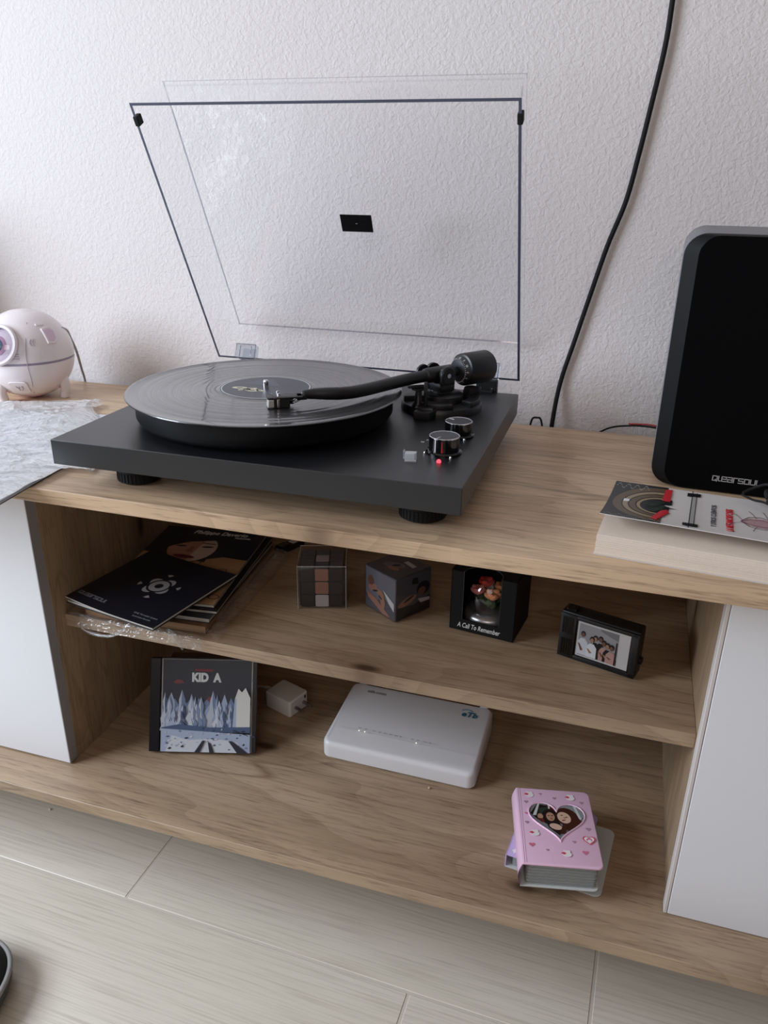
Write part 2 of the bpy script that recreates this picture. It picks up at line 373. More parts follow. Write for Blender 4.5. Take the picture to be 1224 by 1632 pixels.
for row in range(-9, 2):
    off = -.329 if row == 0 else .065 if row == -1 else random.uniform(0, TL)
    for k in range(-4, 5):
        lx, ly = off+TL*(k+.5)+.329, TWd*(row+.5)
        x, y = -.329+lx*c_-ly*s_, .0156+lx*s_+ly*c_
        if not (XL+.05 < x < XR-.05 and YF+.1 < y < WY-.1): continue
        if tme is None:
            t = MB().box(-TL/2+.0014, TL/2-.0014, -TWd/2+.0014, TWd/2-.0014, -.006, 0, .0012, seg=1).build('tile', M_TILE, fl); tme = t.data
        else: t = bpy.data.objects.new('tile', tme); COL.objects.link(t); t.parent = fl
        t.location = (x, y, 0); t.rotation_euler = (0,0,ROT)

# ---------------------------------------------------------------- cabinet
cab = thing('media_console', 'long oak-effect media console with open shelves between white doors', 'cabinet', (0,.2,0))
def cb(name, x0, x1, y0, y1, z0, z1, mat, bev=.0006, parent=cab):
    return MB().box(x0, x1, y0-.2, y1-.2, z0, z1, bev, seg=1).build(name, mat, parent)
CX0, CX1 = -1.12, 1.0; tt = .0158
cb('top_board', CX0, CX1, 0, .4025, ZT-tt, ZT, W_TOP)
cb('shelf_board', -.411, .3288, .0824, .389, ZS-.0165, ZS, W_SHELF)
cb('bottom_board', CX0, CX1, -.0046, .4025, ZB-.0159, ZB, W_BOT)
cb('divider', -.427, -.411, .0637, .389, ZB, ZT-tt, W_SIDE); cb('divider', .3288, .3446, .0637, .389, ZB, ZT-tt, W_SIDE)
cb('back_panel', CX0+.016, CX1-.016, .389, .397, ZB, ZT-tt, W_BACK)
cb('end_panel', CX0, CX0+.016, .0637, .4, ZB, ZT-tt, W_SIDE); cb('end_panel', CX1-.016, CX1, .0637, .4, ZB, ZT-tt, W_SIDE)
m = MB().box(CX0+.003, -.4113, .0487-.2, .0633-.2, ZB+.0015, ZT-tt-.002, .0006, seg=1)
dr = m.build('door', M_WHITE, cab)
e = MB().box(-.4113, -.4108, .0489-.2, .0633-.2, ZB+.0015, ZT-tt-.002).build('edge_band', M_DOORSIDE, dr); e['label'] = 'grey edge band'
dr = cb('door', .3302, CX1-.003, .0487, .0633, ZB+.0015, ZT-tt-.002, M_WHITE)
e = MB().box(.3262, .3297, .0487-.2, .0633-.2, ZB+.0015, ZT-tt-.002, .0005, seg=1).build('edge_band', M_EDGE, dr); e['label'] = 'beige edge band'
for x in (CX0+.1, CX1-.1):
    for y in (.06, .36): MB().lathe([(.018,0),(.022,.02),(.026,ZB-.0159)], 16).build('leg', M_BLKP, cab, 40, loc=(x, y-.2, 0))

# ---------------------------------------------------------------- turntable
TX, TY, TR = -.32756, .00834, .00618
tt_ = thing('turntable', 'black belt-drive turntable with clear lid raised, standing on the oak console', 'turntable', (TX,TY,ZT), TR)
PZ = .0521; W_, D_ = .42175, .343
MB().box(0, W_, 0, D_, .0262, PZ, .0007, seg=1).build('plinth', M_BLK, tt_)
for x, y in ((.0652,.05),(.3752,.05),(.0652,.293),(.3752,.293)):
    m = MB().lathe([(.019,0),(.0225,.002),(.0225,.013),(.0215,.0145),(.016,.016),(.016,.0262)], 40)
    for k in range(36):
        a = 2*math.pi*k/36; m.box(.0222, .0231, -.0010, .0010, .003, .0125, M=Matrix.Rotation(a, 4, 'Z'))
    m.build('foot', M_RUB, tt_, 35, loc=(x, y, 0))
PC = (.1671,.1544)
MB().lathe([(.1335,PZ+.003),(.138,PZ+.005),(.1405,PZ+.009),(.1405,PZ+.0265),(.139,PZ+.0278)], 96)  .build('platter', pbr('platter_black', srgb(12,13,16), .5, .2), tt_, 35, loc=(*PC,0))
MB().lathe([(.1385,PZ+.0278),(.1385,PZ+.0292)], 72).build('slip_mat', M_RUB, tt_, 35, loc=(*PC,0))
MB().lathe([(.0033,PZ+.0),(.0033,PZ+.0375),(.0027,PZ+.0393),(.0,PZ+.0403)], 20).build('spindle', M_CHR, tt_, 35, loc=(*PC,0))
MB().lathe([(.06,PZ),(.06,PZ+.003)], 48).build('sub_platter', M_BLKP, tt_, 35, loc=(*PC,0))

# lid: closed box tilted open; h = depth from panel (0) to rim, l = from hinge (0) to front
LW, LL, LD, LT, LXo, LYo, LZo, TP = .42019, .34234, .06937, 1.09124, -.00031, .41968, .04499, .0051
cl, sl = math.cos(LT), math.sin(LT)
def lid(x, l, h): return Vector((LXo+x, LYo-cl*l-sl*h, PZ+LZo+sl*l-cl*h))
def make_lid():
    th = .0030
    def ring(h, ins):      # four corners at depth h, inset
        k = (1-h/LD)*TP+ins
        return [(k, k, h), (LW-k, k, h), (LW-k, LL-k, h), (k, LL-k, h)]
    bv = .0013
    rings = [ring(LD,0), ring(bv,0), ring(0,bv), None]
    v = []; f = []; mi = []
    def add(r): b = len(v); v.extend(tuple(lid(*p)) for p in r); return [b+i for i in range(4)]
    A, B, C = add(ring(LD,0)), add(ring(bv,0)), add(ring(0,bv))
    Ai, Bi = add(ring(LD,th)), add(ring(th,th))
    for i in range(4):
        j = (i+1)%4
        f.append([A[i],A[j],B[j],B[i]]); mi.append(0); f.append([B[i],B[j],C[j],C[i]]); mi.append(2)
        f.append([A[j],A[i],Ai[i],Ai[j]]); mi.append(1); f.append([Ai[j],Ai[i],Bi[i],Bi[j]]); mi.append(0)
    f.append(C); mi.append(0); f.append(Bi[::-1]); mi.append(0)
    mb = MB(); mb.v, mb.f, mb.mi = v, f, mi
    d = mb.build('dust_cover', [M_ACR, M_ACE, M_ACC], tt_)
    bm = bmesh.new(); bm.from_mesh(d.data); bmesh.ops.recalc_face_normals(bm, faces=bm.faces); bm.to_mesh(d.data); bm.free()
    d['label'] = 'clear acrylic lid with dark polished edges'
    ux = Vector((1,0,0)); ul = Vector((0,-cl,sl)); uh = Vector((0,-sl,-cl))
    # badge on the inner/outer panel
    o = lid(.1892, .1573, -.0006); Mb = fr(o, ux, ul)
    b = MB().box(0, .0402, 0, .0225, 0, .0008, .0002, M=Mb).build('badge', M_BLKG, d); b['label'] = 'black logo plate'
    mb = MB(); Mf = fr(lid(.1892+.0201, .1573+.0112, .0004), ux, ul)
    mb.poly(ell(0,0,.0006,.0006,10), M=Mf).poly(ell(.0011,0,.0003,.0003,8), M=Mf).poly(ell(-.0011,0,.0003,.0003,8), M=Mf)
    mb.build('badge_emblem', M_SILV, d)
    for sx, x in ((1,-.0012),(-1,LW-.0042)):
        Mq = fr(lid(x, .3175, LD), ux, ul)
        MB().box(0, .0055, 0, .0105, -.009, .0012, .001, M=Mq @ Matrix.Translation((0,0,0))).build('bumper', M_RUB, d)
    # hinges: clear sockets on the lid rear wall and black blocks behind the plinth
    for x0 in (.0375, .3675):
        Mh = fr((x0, .3455, PZ+.0145), (1,0,0), (0,.42,.9))
        mb = MB().box(0, .028, 0, .019, 0, .012, .0012, M=Mh).box(.004, .024, .003, .016, -.0025, 0, .001, M=Mh)
        h = mb.build('hinge_socket', M_ACL, d); h['label'] = 'clear hinge socket'
        for a in ((0,0,.028,0),(0,.019,.028,.019),(0,0,0,.019),(.028,0,.028,.019),(.006,0,.006,.019),(.022,0,.022,.019)):
            pass
        mb = MB()
        for p, q in (((0,0),(.028,0)),((0,.019),(.028,.019)),((0,0),(0,.019)),((.028,0),(.028,.019)),((.006,.002),(.006,.017)),((.022,.002),(.022,.017))):
            mb.tube([(p[0],p[1],.0122),(q[0],q[1],.0122)], .0006, 6, 1, M=Mh)
        mb.build('socket_rib', M_ACC, d)
        mb = MB().box(x0, x0+.026, .3435, .355, .022, PZ+.0135, .0008).box(x0+.004, x0+.022, .334, .344, PZ, PZ+.0028, .0005)
        hb = mb.build('hinge', M_BLKM, tt_)
        mb = MB()
        for k in (.006, .020): mb.lathe([(.0014,0),(.0012,.0006),(0,.0008)], 10, M=Matrix.Translation((x0+k, .3434, PZ+.004)) @ Matrix.Rotation(R(90), 4, 'X'))
        mb.build('screw', M_CHR, hb)
make_lid()

# tonearm
AB = (.3445,.250)
base = MB().lathe([(.047,PZ),(.047,PZ+.006),(.0455,PZ+.0085),(.040,PZ+.0095),(.030,PZ+.0095)], 64, M=Matrix.Translation((*AB,0)))
base.lathe([(.026,PZ+.009),(.025,PZ+.017),(.022,PZ+.019),(.012,PZ+.0195),(.011,PZ+.026)], 40, M=Matrix.Translation((*AB,0)))
tb = base.build('tonearm_base', M_BLKP, tt_, 35)
m = MB()
for a0, a1 in ((150,205),(250,300),(330,385)):      # raised fins on the base ring
    pts = [(.044*math.cos(R(a)), .044*math.sin(R(a))) for a in range(a0, a1+1, 5)]+[(.031*math.cos(R(a)), .031*math.sin(R(a))) for a in range(a1, a0-1, -5)]
    m.prism(pts, PZ+.008, PZ+.015, .001, M=Matrix.Translation((*AB,0)))
m.build('base_fin', M_BLKP, tb, 35)
# arm lift and rest
m = MB().lathe([(.009,PZ),(.0085,PZ+.008),(.0045,PZ+.013),(.0035,PZ+.026),(.008,PZ+.0275),(.008,PZ+.0295)], 24, M=Matrix.Translation((.325,.218,0)))
m.box(.312, .338, .2145, .2215, PZ+.0295, PZ+.0322, .001, M=Matrix.Translation((.325,.218,0)) @ Matrix.Rotation(R(28),4,'Z') @ Matrix.Translation((-.325,-.218,0)))
m.build('arm_lift', M_BLKP, tb, 35)
m = MB().box(.3345, .3385, .203, .2065, PZ+.006, PZ+.040, .0008).box(.326, .347, .198, .211, PZ+.004, PZ+.012, .0015)
m.prism([(.327,.19),(.345,.19),(.352,.212),(.330,.214)], PZ, PZ+.010, .001)
m.build('arm_rest', M_BLKP, tb, 35)
m = MB().lathe([(.0095,PZ+.008),(.0095,PZ+.018),(.0085,PZ+.0215),(.007,PZ+.0222)], 24, M=Matrix.Translation((.375,.272,0)))
for k in range(18): m.box(.0092,.0099,-.0005,.0005,PZ+.010,PZ+.018, M=Matrix.Translation((.375,.272,0)) @ Matrix.Rotation(R(20*k),4,'Z'))
m.build('skate_knob', M_RUB, tb, 35)
m = MB().tube([(.358,.19,PZ+.002),(.362,.187,PZ+.001),(.3655,.190,PZ+.0012)], .0015, 8)
AZ = .0925
arm_pts = [(.2345,.0995,.0945),(.2430,.1060,.0945),(.2550,.1120,.0943),(.2665,.1190,.0938),(.2760,.1300,.0932),(.2845,.1445,.0928),(.2945,.1660,.0925),(.3100,.2000,.0922),(.3200,.2180,.0922),(.3300,.2330,.0922)]
arm = MB().tube(arm_pts, [.0042,.0056,.0064,.0066,.0066,.0066,.0066,.0067,.0067,.0067], 20, 6).build('tonearm', M_BLKP, tt_, 50)
dv = Vector((.3500,.2585,AZ))-Vector((.3150,.2100,AZ)); dv.normalize(); dside = Vector((dv.y,-dv.x,0)); SL0 = Vector((.3278,.2300,.0922))
Ma = fr((.3200,.2180,.0922), dside, (0,0,1))            # z axis of this frame runs along the arm?
def along(p, d):          # matrix whose +Z follows d
    d = Vector(d).normalized(); x = Vector((0,0,1)).cross(d).normalized(); return fr(p, x, d.cross(x))
m = MB().lathe([(.0066,0),(.0082,.0015),(.0086,.004),(.0086,.040),(.0076,.042),(.0055,.043),(.0055,.056)], 28, M=along(SL0, dv))
m.build('arm_sleeve', M_BLKP, arm, 35)
pv = SL0+dv*.0235
m = MB()
for s in (1,-1):
    q = pv+dside*0.0128*s; Mq = along(q, dside*s)
    m.lathe([(.0105,-.002),(.0105,.0015),(.009,.003),(0,.003)], 28, M=Mq)
m.box(-.0155, .0155, -.0105, .0105, -.019, -.0075, .002, M=fr(pv, dside, dv)).box(-.0155, -.0110, -.0105, .0105, -.012, .004, .0015, M=fr(pv, dside, dv)).box(.0110, .0155, -.0105, .0105, -.012, .004, .0015, M=fr(pv, dside, dv))
m.build('gimbal', M_BLKP, arm, 35)
m = MB().lathe([(.0028,0),(.0026,.0008),(0,.0010)], 12, M=along(pv+dside*.0157, dside))
m.build('pivot_screw', M_CHR, arm, 35)
m = MB().lathe([(.004,0),(.0095,.0005),(.0098,.003),(.0085,.005),(0,.0052)], 28, M=along(pv-dv*.013+dside*-.013, -dside))
m.build('anti_skate_dial', M_BLKP, arm, 35)
cwp = SL0+dv*.0495
m = MB().lathe([(.006,0),(.0125,.0010),(.0165,.0075)], 36, M=along(cwp, dv)); dial = m.build('stylus_dial', M_GREYP, arm, 35); dial['label'] = 'grey numbered force dial'
Mc = along(cwp, dv); nums = ['0','5','1','15','2','25']
m = MB().lathe([(.0165,.0075),(.0185,.0085),(.0190,.011),(.0190,.046),(.0175,.0485),(.010,.049),(0,.0488)], 44, M=Mc)
m.build('counterweight', M_BLKP, arm, 35)
acc = MB()
for k in range(36):
    a = 2*math.pi*k/36; acc.box(.0128, .0142, -.00012, .00012, .0012, .0018, M=Mc @ Matrix.Rotation(a,4,'Z'))
acc.build('dial_tick', M_WP, arm)
for k in range(12):
    a = 2*math.pi*k/12
    Mt = Mc @ Matrix.Rotation(a,4,'Z') @ fr((.0150,0,.0038), (0,1,0), (-.55,0,-.83))
    text('dial_number', nums[k%6], .0032, Mt @ Matrix.Translation((0,-.001,.0006)), M_WP, arm, align='CENTER', bold=.00003)
# headshell, cartridge
hd = Vector((.2345,.0995,0))-Vector((.2085,.0845,0)); hd.normalize(); hs = Vector((hd.y,-hd.x,0))
Mh = fr((.2075,.0840,.0930), hd, (-hd.y, hd.x, 0))     # x toward the arm, y away from the viewer, z up
m = MB().box(.0, .030, -.0085, .0085, 0, .0016, .0006, M=Mh).prism([(.024,-.0055),(.034,-.004),(.034,.004),(.024,.0055)], -.003, .0016, .0005, M=Mh)
m.tube([(.003,.008,.0008),(.000,.012,.0008),(-.002,.0155,.0014)], .0009, 8, 4, M=Mh)
m.box(-.006, .004, -.0065, .0065, -.0006, .001, .0004, M=Mh)
m.build('headshell', M_BLKP, arm, 35)
m = MB().box(.0, .0165, -.0078, .0078, -.0095, -.0002, .0007, M=Mh); cart = m.build('cartridge', M_BLKM, arm)
m = MB().prism([(-.0060,-.0088),(.0045,-.0088),(.0045,-.0012),(-.0050,-.0012)], -.0076, .0076, .0006, M=Mh @ fr((0,0,0),(1,0,0),(0,0,1)))
o = m.build('stylus_holder', M_ALU, arm); o['label'] = 'pale grey stylus holder'
m = MB()
for s in (-1,1): m.lathe([(.0014,0),(.0014,.0036),(.001,.004)], 12, M=Mh @ Matrix.Translation((.0055,.005*s,.0014)))
m.box(.0035,.0062,-.0079,-.0068,-.009,.003,.0004, M=Mh)
m.build('cartridge_screw', M_CHR, arm, 35)
m = MB()
for k, (yy, zz) in enumerate(((-.005,-.003),(-.0015,-.0065),(.002,-.003),(.005,-.0065))):
    m.tube([(.0165,yy,zz),(.0205,yy,zz)], .0009, 8, 1, M=Mh); m.tube([(.0205,yy,zz),(.0245,yy*.6+.001*(-1)**k,zz+.0015),(.028,yy*.3,-.0035),(.031,0,-.002)], .00035, 6, 5, M=Mh)
m.build('signal_wire', M_BLKM, arm, 35)
# controls
def knob(x, y, r, h, a):
    k = MB().lathe([(r*1.18,PZ),(r*1.18,PZ+.0022),(r*1.10,PZ+.0034),(r*1.0,PZ+.0036),(r,PZ+h-.0008)], 48, M=Matrix.Translation((x,y,0))).build('knob', M_BLKG, tt_, 35)
    MB().lathe([(r,PZ+h-.0010),(r,PZ+h-.0002),(r-.0006,PZ+h+.0002),(r-.0012,PZ+h-.0001)], 48, M=Matrix.Translation((x,y,0)), cap=False).build('knob_rim', M_CHR, k, 35)
    MB().lathe([(0,PZ+h-.0002),(r-.0008,PZ+h-.0002)], 48, M=Matrix.Translation((x,y,0)), cap=False).build('knob_face', M_GREYP, k)
    Mk = Matrix.Translation((x,y,0)) @ Matrix.Rotation(a,4,'Z')
    MB().box(r-.0004, r+.00025, -.0004, .0004, PZ+.004, PZ+h-.0012, M=Mk).box(r*.45, r*.95, -.0003, .0003, PZ+h-.0003, PZ+h+.0001, M=Mk).build('knob_mark', M_WP, k)
    m = MB()
    for t in (-58, -150): MB().lathe([(.0013,0),(.0013,.0012),(.0008,.0022),(0,.0024)], 10, M=Matrix.Translation((x+(r*1.3)*math.cos(R(t)), y+(r*1.3)*math.sin(R(t)), PZ))).build("peg", M_CHR, k, 35)
    return k
k1 = knob(.3845,.0905,.0150,.0175,R(-112)); k2 = knob(.3862,.1490,.0142,.0160,R(150))
MB().box(.01485,.0153,-.0004,.0004,PZ+.004,PZ+.015, M=Matrix.Translation((.3845,.0905,0)) @ Matrix.Rotation(R(-86),4,'Z')).build('red_mark', M_RED, k1)
for x, y, s in ((.3585,.1225,'33'),(.3680,.1285,'OFF'),(.3545,.1145,'45')): text('speed_print', s, .0042, fr((x,y,PZ+.0001),(1,0,0),(0,1,0)), M_WP, tt_)
MB().lathe([(.0022,PZ-.001),(.0022,PZ+.0012),(.0012,PZ+.0026),(0,PZ+.003)], 14, M=Matrix.Translation((.3865,.0605,0))).build('power_light', M_LED, tt_, 50)

# the record on the platter
RZ = PZ+.0293
cT, sT = math.cos(TR), math.sin(TR)
rw = (TX+cT*PC[0]-sT*PC[1], TY+sT*PC[0]+cT*PC[1], ZT+RZ)
rec = thing('vinyl_record', 'black vinyl record with a dark label lying on the turntable platter', 'record', rw, TR)
prof = [(.0037,.0),(.148,0),(.1500,.0006),(.1505,.0012),(.1500,.0019),(.1478,.0022),(.1462,.0017)]
for r in (.137,.128,.1105,.1095,.098,.0905,.0815,.0722,.0612): prof += [(r+.0007,.0016),(r+.0004,.00157),(r-.0004,.00157),(r-.0007,.0016)]
prof += [(.0590,.0016),(.0530,.00145),(.0510,.0021),(.0503,.0022),(.0036,.0022)]
MB().lathe(prof, 128, cap=False).build('disc', vinylmat('vinyl'), rec, 30)
lb = MB().lathe([(.0038,.00225),(.0500,.00225)], 80, cap=False).build('label', flat('label_navy', 52,54,66,.35), rec); lb['label'] = 'dark blue-grey paper label'
m = MB().lathe([(.0478,.0023),(.0490,.0023)], 80, cap=False)
m.build('label_ring', flat('label_white', 205,208,212), lb)
m = MB()
for cx, cy, a, b, r in ((-.026,-.012,.0085,.0042,.2),(-.017,-.016,.006,.0045,-.3),(-.008,-.018,.0075,.0050,.1),(-.012,-.011,.006,.003,.4),(.0,-.016,.005,.003,-.2),(-.020,-.020,.004,.0025,.3)):
    outer, inner = ell(cx,cy,a,b,22,r), ell(cx,cy,a*.45,b*.42,22,r)
    for i in range(22): m.poly([(*outer[i],.00235),(*outer[(i+1)%22],.00235),(*inner[(i+1)%22],.00235),(*inner[i],.00235)])
m.build('label_lettering', flat('label_cream', 222,214,186), lb)
m = MB()
for k in range(5): m.box(-.030+.003*k, .012-.004*k, .010+.0052*k, .0112+.0052*k, .0023, .00236)
m.build('label_small_print', flat('label_grey', 130,134,146), lb)

# stylus guard lying on the plinth
sg = thing('stylus_guard', 'small clear plastic stylus guard lying on the black plinth by the knobs', 'stylus guard', (TX+.3600,TY+.0580,ZT+PZ), R(12))
MB().box(-.0055, .0055, -.004, .004, 0, .0022, .0004).prism([(-.0055,-.004),(.0035,-.004),(.0055,-.001),(.0055,.004),(-.0055,.004)], .0022, .0085, .0005).build('shell', clear('guard_plastic',(.75,.77,.8,1),.12,.1,milk=.55), sg)
MB().box(-.0075, -.0055, -.001, .005, .002, .0095, .0004).build('grip', M_ACL, sg)

# ---------------------------------------------------------------- speaker on the right
SW, SH, SD = .168, .2545, .165
sp = thing('bookshelf_speaker', 'black bookshelf speaker with grey cabinet on the right of the console', 'speaker', (.2540,.2226,ZT), R(-2.4))
Mx = Matrix.Rotation(R(90),4,'X')                        # prism drawn in xz, extruded along -y
out = rrect(0, SW, .0, SH, .021, 8)
b = MB().prism(out, -SD, -.014, .006, M=Mx, seg=4).build('cabinet', flat('speaker_grey', 118,118,122,.45), sp, 40); b['label'] = 'grey lacquered speaker body'
def spk_grille(parent):
    o0 = rrect(.0006, SW-.0006, .0006, SH-.0006, .0205, 8); cx = SW/2
    r1 = [(cx+(x-cx)*(SW/2-.0135)/(SW/2), z if abs(z-SH/2) < SH/2-.01 else z-math.copysign(.0012, z-SH/2)) for x, z in o0]
    mb = MB(); n = len(o0)
    for (y, ring) in ((.0140, o0), (.0075, o0), (.0, r1)): mb.v += [(x, y, z) for x, z in ring]
    for k in (0, 1):
        for i in range(n): j = (i+1)%n; mb.f.append([k*n+i, k*n+j, (k+1)*n+j, (k+1)*n+i]); mb.mi.append(0)
    mb.f.append([2*n+i for i in range(n)]); mb.mi.append(1); mb.f.append(list(range(n))[::-1]); mb.mi.append(0)
    o = mb.build('grille', [pbr('grille_frame', srgb(13,13,15), .6, .2), pbr('grille_cloth', srgb(7,7,8), .95, .08)], parent, 20)
    bm = bmesh.new(); bm.from_mesh(o.data); bmesh.ops.recalc_face_normals(bm, faces=bm.faces); bm.to_mesh(o.data); bm.free()
spk_grille(sp)
GLY = {'Q':[[(.25,0),(0,0),(0,1),(1,1),(1,0),(.55,0)],[(.62,.22),(.95,-.12)]], 'l':[[(0,1),(0,.15),(.18,0),(.4,0)]], 'e':[[(1,0),(0,0),(0,1),(1,1),(1,.5),(0,.5)]], 'a':[[(0,1),(1,1),(1,0),(0,0),(0,.5),(1,.5)]], 'r':[[(0,0),(0,1),(.75,1)]], 's':[[(0,0),(1,0),(1,.5),(0,.5),(0,1),(1,1)]], 'o':[[(0,0),(1,0),(1,1),(0,1),(0,0)]], 'u':[[(0,1),(0,0),(1,0),(1,1)]]}
GW = {'l':.4,'r':.75}
def wordmark(word, h, wd, gap, th):
    """squared wide stroke lettering -> quads in the xy plane"""
    x = 0; mb = MB(); t = th/2
    for chx in word:
        wv = wd*GW.get(chx, 1.)
        for stroke in GLY[chx]:
            P = [(x+px*wd, py*h) for px, py in stroke]
            for (a, b), (c_, d_) in zip(P, P[1:]):
                L_ = math.hypot(c_-a, d_-b) or 1; ux, uy = (c_-a)/L_*t, (d_-b)/L_*t
                mb.poly([(a-ux-uy*-1*-1, b-uy+ux*-1*-1, 0) if 0 else (a-ux+uy, b-uy-ux, 0), (c_+ux+uy, d_+uy-ux, 0), (c_+ux-uy, d_+uy+ux, 0), (a-ux-uy, b-uy+ux, 0)])
        x += wv+gap
    return mb, x-gap
wm, wl = wordmark('Qlearsoul', .0049, .0043, .0014, .0010)
wm.v = [(x-wl/2+SW/2, -.0003, z+.0135) for x, z, _ in wm.v]; wm.build('brand_lettering', M_SILV, sp)
def dup(root, loc, rz, label):
    r = root.copy(); COL.objects.link(r); r.location = loc; r.rotation_euler = (0,0,rz); r['label'] = label
    for chd in list(root.children):
        q = chd.copy(); COL.objects.link(q); q.parent = r
    return r
# its twin stands just past the left edge of the frame; only its shadow on the wall is seen
dup(sp, (-1.02,.225,ZT), R(2), 'black bookshelf speaker at the far left end of the console, beyond the humidifier')
sw = thing('speaker_wire', 'thin red and black speaker wire running behind the speaker by the wall', 'wire', (.19,.405,ZT-.04))
P0 = Vector((.19,.405,ZT-.04))
def wpts(dy): return [Vector(p)-P0+Vector((0,dy,0)) for p in ((.165,.421,ZT-.04),(.184,.420,ZT-.014),(.205,.412,ZT+.0035),(.228,.404,ZT+.011),(.25,.396,ZT+.0145),(.272,.391,ZT+.014),(.29,.390,ZT+.012))]
MB().tube(wpts(0), .00125, 8, 6).build('black_strand', M_RUB, sw, 60)
MB().tube([p+Vector((0,.0004,.0024)) for p in wpts(0)][3:], .0011, 8, 6).build('red_strand', flat('wire_red', 150,30,40), sw, 60)

# power cord hanging down the wall
pc = thing('power_cord', 'black power cord hanging down the wall behind the console', 'cord', (.13,.425,ZT-.1))
P0 = Vector((.13,.425,ZT-.1)); cy_ = .4345
cp = [(.2138,cy_,1.20),(.2131,cy_,1.1099-F),(.2117,cy_,1.0653-F),(.2057,cy_,1.0126-F),(.1989,cy_,.9605-F),(.1903,cy_,.9058-F),(.1752,cy_,.8552-F),(.1609,cy_,.7945-F),(.1472,cy_,.7344-F),(.1350,cy_,.6797-F),(.1300,.428,.6204-F),(.128,.424,ZT-.1),(.1275,.422,.30)]
MB().tube([Vector(p)-P0 for p in cp], .0029, 12, 8).build('cable', M_RUB, pc, 60)
cc = thing('thin_cable', 'short loop of thin black cable peeking over the console back edge', 'cable', (.118,.421,ZT-.06))
MB().tube([(.004,0,0),(.002,0,.04),(-.002,.0,.0625),(-.008,0,.0655),(-.0145,0,.061),(-.018,0,.03),(-.018,0,0)], .0013, 8, 6).build('strand', M_RUB, cc, 60)

# ---------------------------------------------------------------- paperback on the right
bk = thing('paperback_book', 'thick paperback with a curling illustrated front cover at the console edge', 'book', (.2092,.0268,ZT), R(-5.2))
BL, BD, BH = .212, .138, .0192
m = MB()
for k in range(12):
    z0 = .0012+(BH-.0012)*k/12; j = random.uniform(0,.0007)
    m.box(.0005+j*.6, BL-.001, .0003+j, BD-.001, z0, z0+(BH-.0012)/12-.00012)
m.build('page_block', pbr('book_paper', srgb(226,212,198), .85, .2, var=.05, bscale=400), bk)
MB().box(0, BL, 0, BD, 0, .0011, .0002).build('back_cover', flat('cover_card', 205,198,192,.4), bk)
MB().box(0, BL, BD-.0012, BD, 0, BH+.0012, .0002).build('spine', flat('cover_card', 205,198,192,.4), bk)
def cov(u, v, off=0):      # u along length, v from front edge (0) to spine (1)
    t = max(0., 1-v); y = BD-.001-(BD-.014)*t; z = BH+.0010+.0130*t**2.2*(1-.25*u) - .0
    return Vector((-.0005+BL*u, y, z+off))
m = MB().grid(lambda u, v: cov(u, v, .0007), 30, 16).grid(lambda u, v: cov(1-u, v, .0), 30, 16)
n_ = 16
for (fu) in (0., 1.):
    m.grid(lambda a, b, fu=fu: cov(fu, a, .0007*(b if fu == 0 else 1-b)), 16, 1)
m.grid(lambda a, b: cov(a, 0, .0007*(1-b)), 30, 1)
fc = m.build('front_cover', pbr('cover_white', srgb(214,209,207), .4, .5, var=.04, bscale=60), bk, 40)
def covpoly(mb, pts, mi, off, nsub=1):
    mb.poly([cov(max(0,min(1,x/BL)), y, off) for x, y in pts], mi)
def covquad(mb, x0, x1, y0, y1, mi, off, nx=6, ny=10):
    mb.grid(lambda a, b: cov((x0+(x1-x0)*a)/BL, y0+(y1-y0)*b, off), nx, ny, mi)
def covstroke(mb, pts, w, mi, off):
    for (a, b), (c, d) in zip(pts, pts[1:]):
        L_ = math.hypot((c-a), (d-b)*.125) or 1; nx, ny = -(d-b)*.125/L_*w, (c-a)/L_*w/.125
        covpoly(mb, [(a-nx,b-ny),(c-nx,d-ny),(c+nx,d+ny),(a+nx,b+ny)], mi, off)
m = MB()
covquad(m, .0, .050, 0, 1, 0, .0009)                       # dark illustrated band
for k, (r0, r1, mi) in enumerate(((.050,.041,1),(.0395,.034,2),(.0325,.026,1),(.0245,.021,2))):   # woven arches opening to the right
    for i in range(20):
        a0, a1 = R(70+220*i/20), R(70+220*(i+1)/20)
        f_ = lambda r, a: (.046+r*.83*math.cos(a), .5+r*9.2*math.sin(a))
        q = [f_(r0,a0), f_(r0,a1), f_(r1,a1), f_(r1,a0)]
        q = [(min(.05, max(.001, x)), min(.98, max(.02, y))) for x, y in q]
        if len(set(q)) == 4: covpoly(m, q, mi, .0010+.00003*k)
for i in range(14): covquad(m, .030+.0012*(i%5), .0315+.0012*(i%5), .42+.012*i, .43+.012*i, 3, .0012, 1, 1)
for i in range(12):                                        # dark green leaf shapes, then two red ribbons
    x, y = .034+.0014*(i%7), .36+.05*(i//2); covpoly(m, [(x,y),(x+.005,y+.03),(x+.012,y+.01),(x+.006,y-.03)], 3, .00125)
covpoly(m, [(.047,.66),(.054,.66),(.054,.96),(.0475,.94)], 4, .0014); covpoly(m, [(.041,.12),(.046,.08),(.0555,.36),(.053,.44),(.048,.40)], 4, .0014)
covpoly(m, [(.050,.56),(.056,.58),(.056,.70),(.050,.72)], 0, .0013); covpoly(m, [(.050,.40),(.0545,.42),(.0545,.52),(.050,.54)], 0, .0013); covpoly(m, [(.050,.48),(.062,.495),(.050,.51)], 0, .0013)
covquad(m, .0725, .0765, .10, .93, 5, .0011, 1, 10)        # printed clothes-line with black pegs
covstroke(m, [(.0725,-.0),(.0725,1.0)], .0004, 0, .0013); covstroke(m, [(.0765,.06),(.0765,.97)], .0003, 0, .0013)
covpoly(m, [(.0675,.06),(.0800,.06),(.0800,.15),(.0675,.15)], 0, .0014); covpoly(m, [(.0680,.86),(.0800,.88),(.0800,.95),(.0680,.94)], 0, .0014)
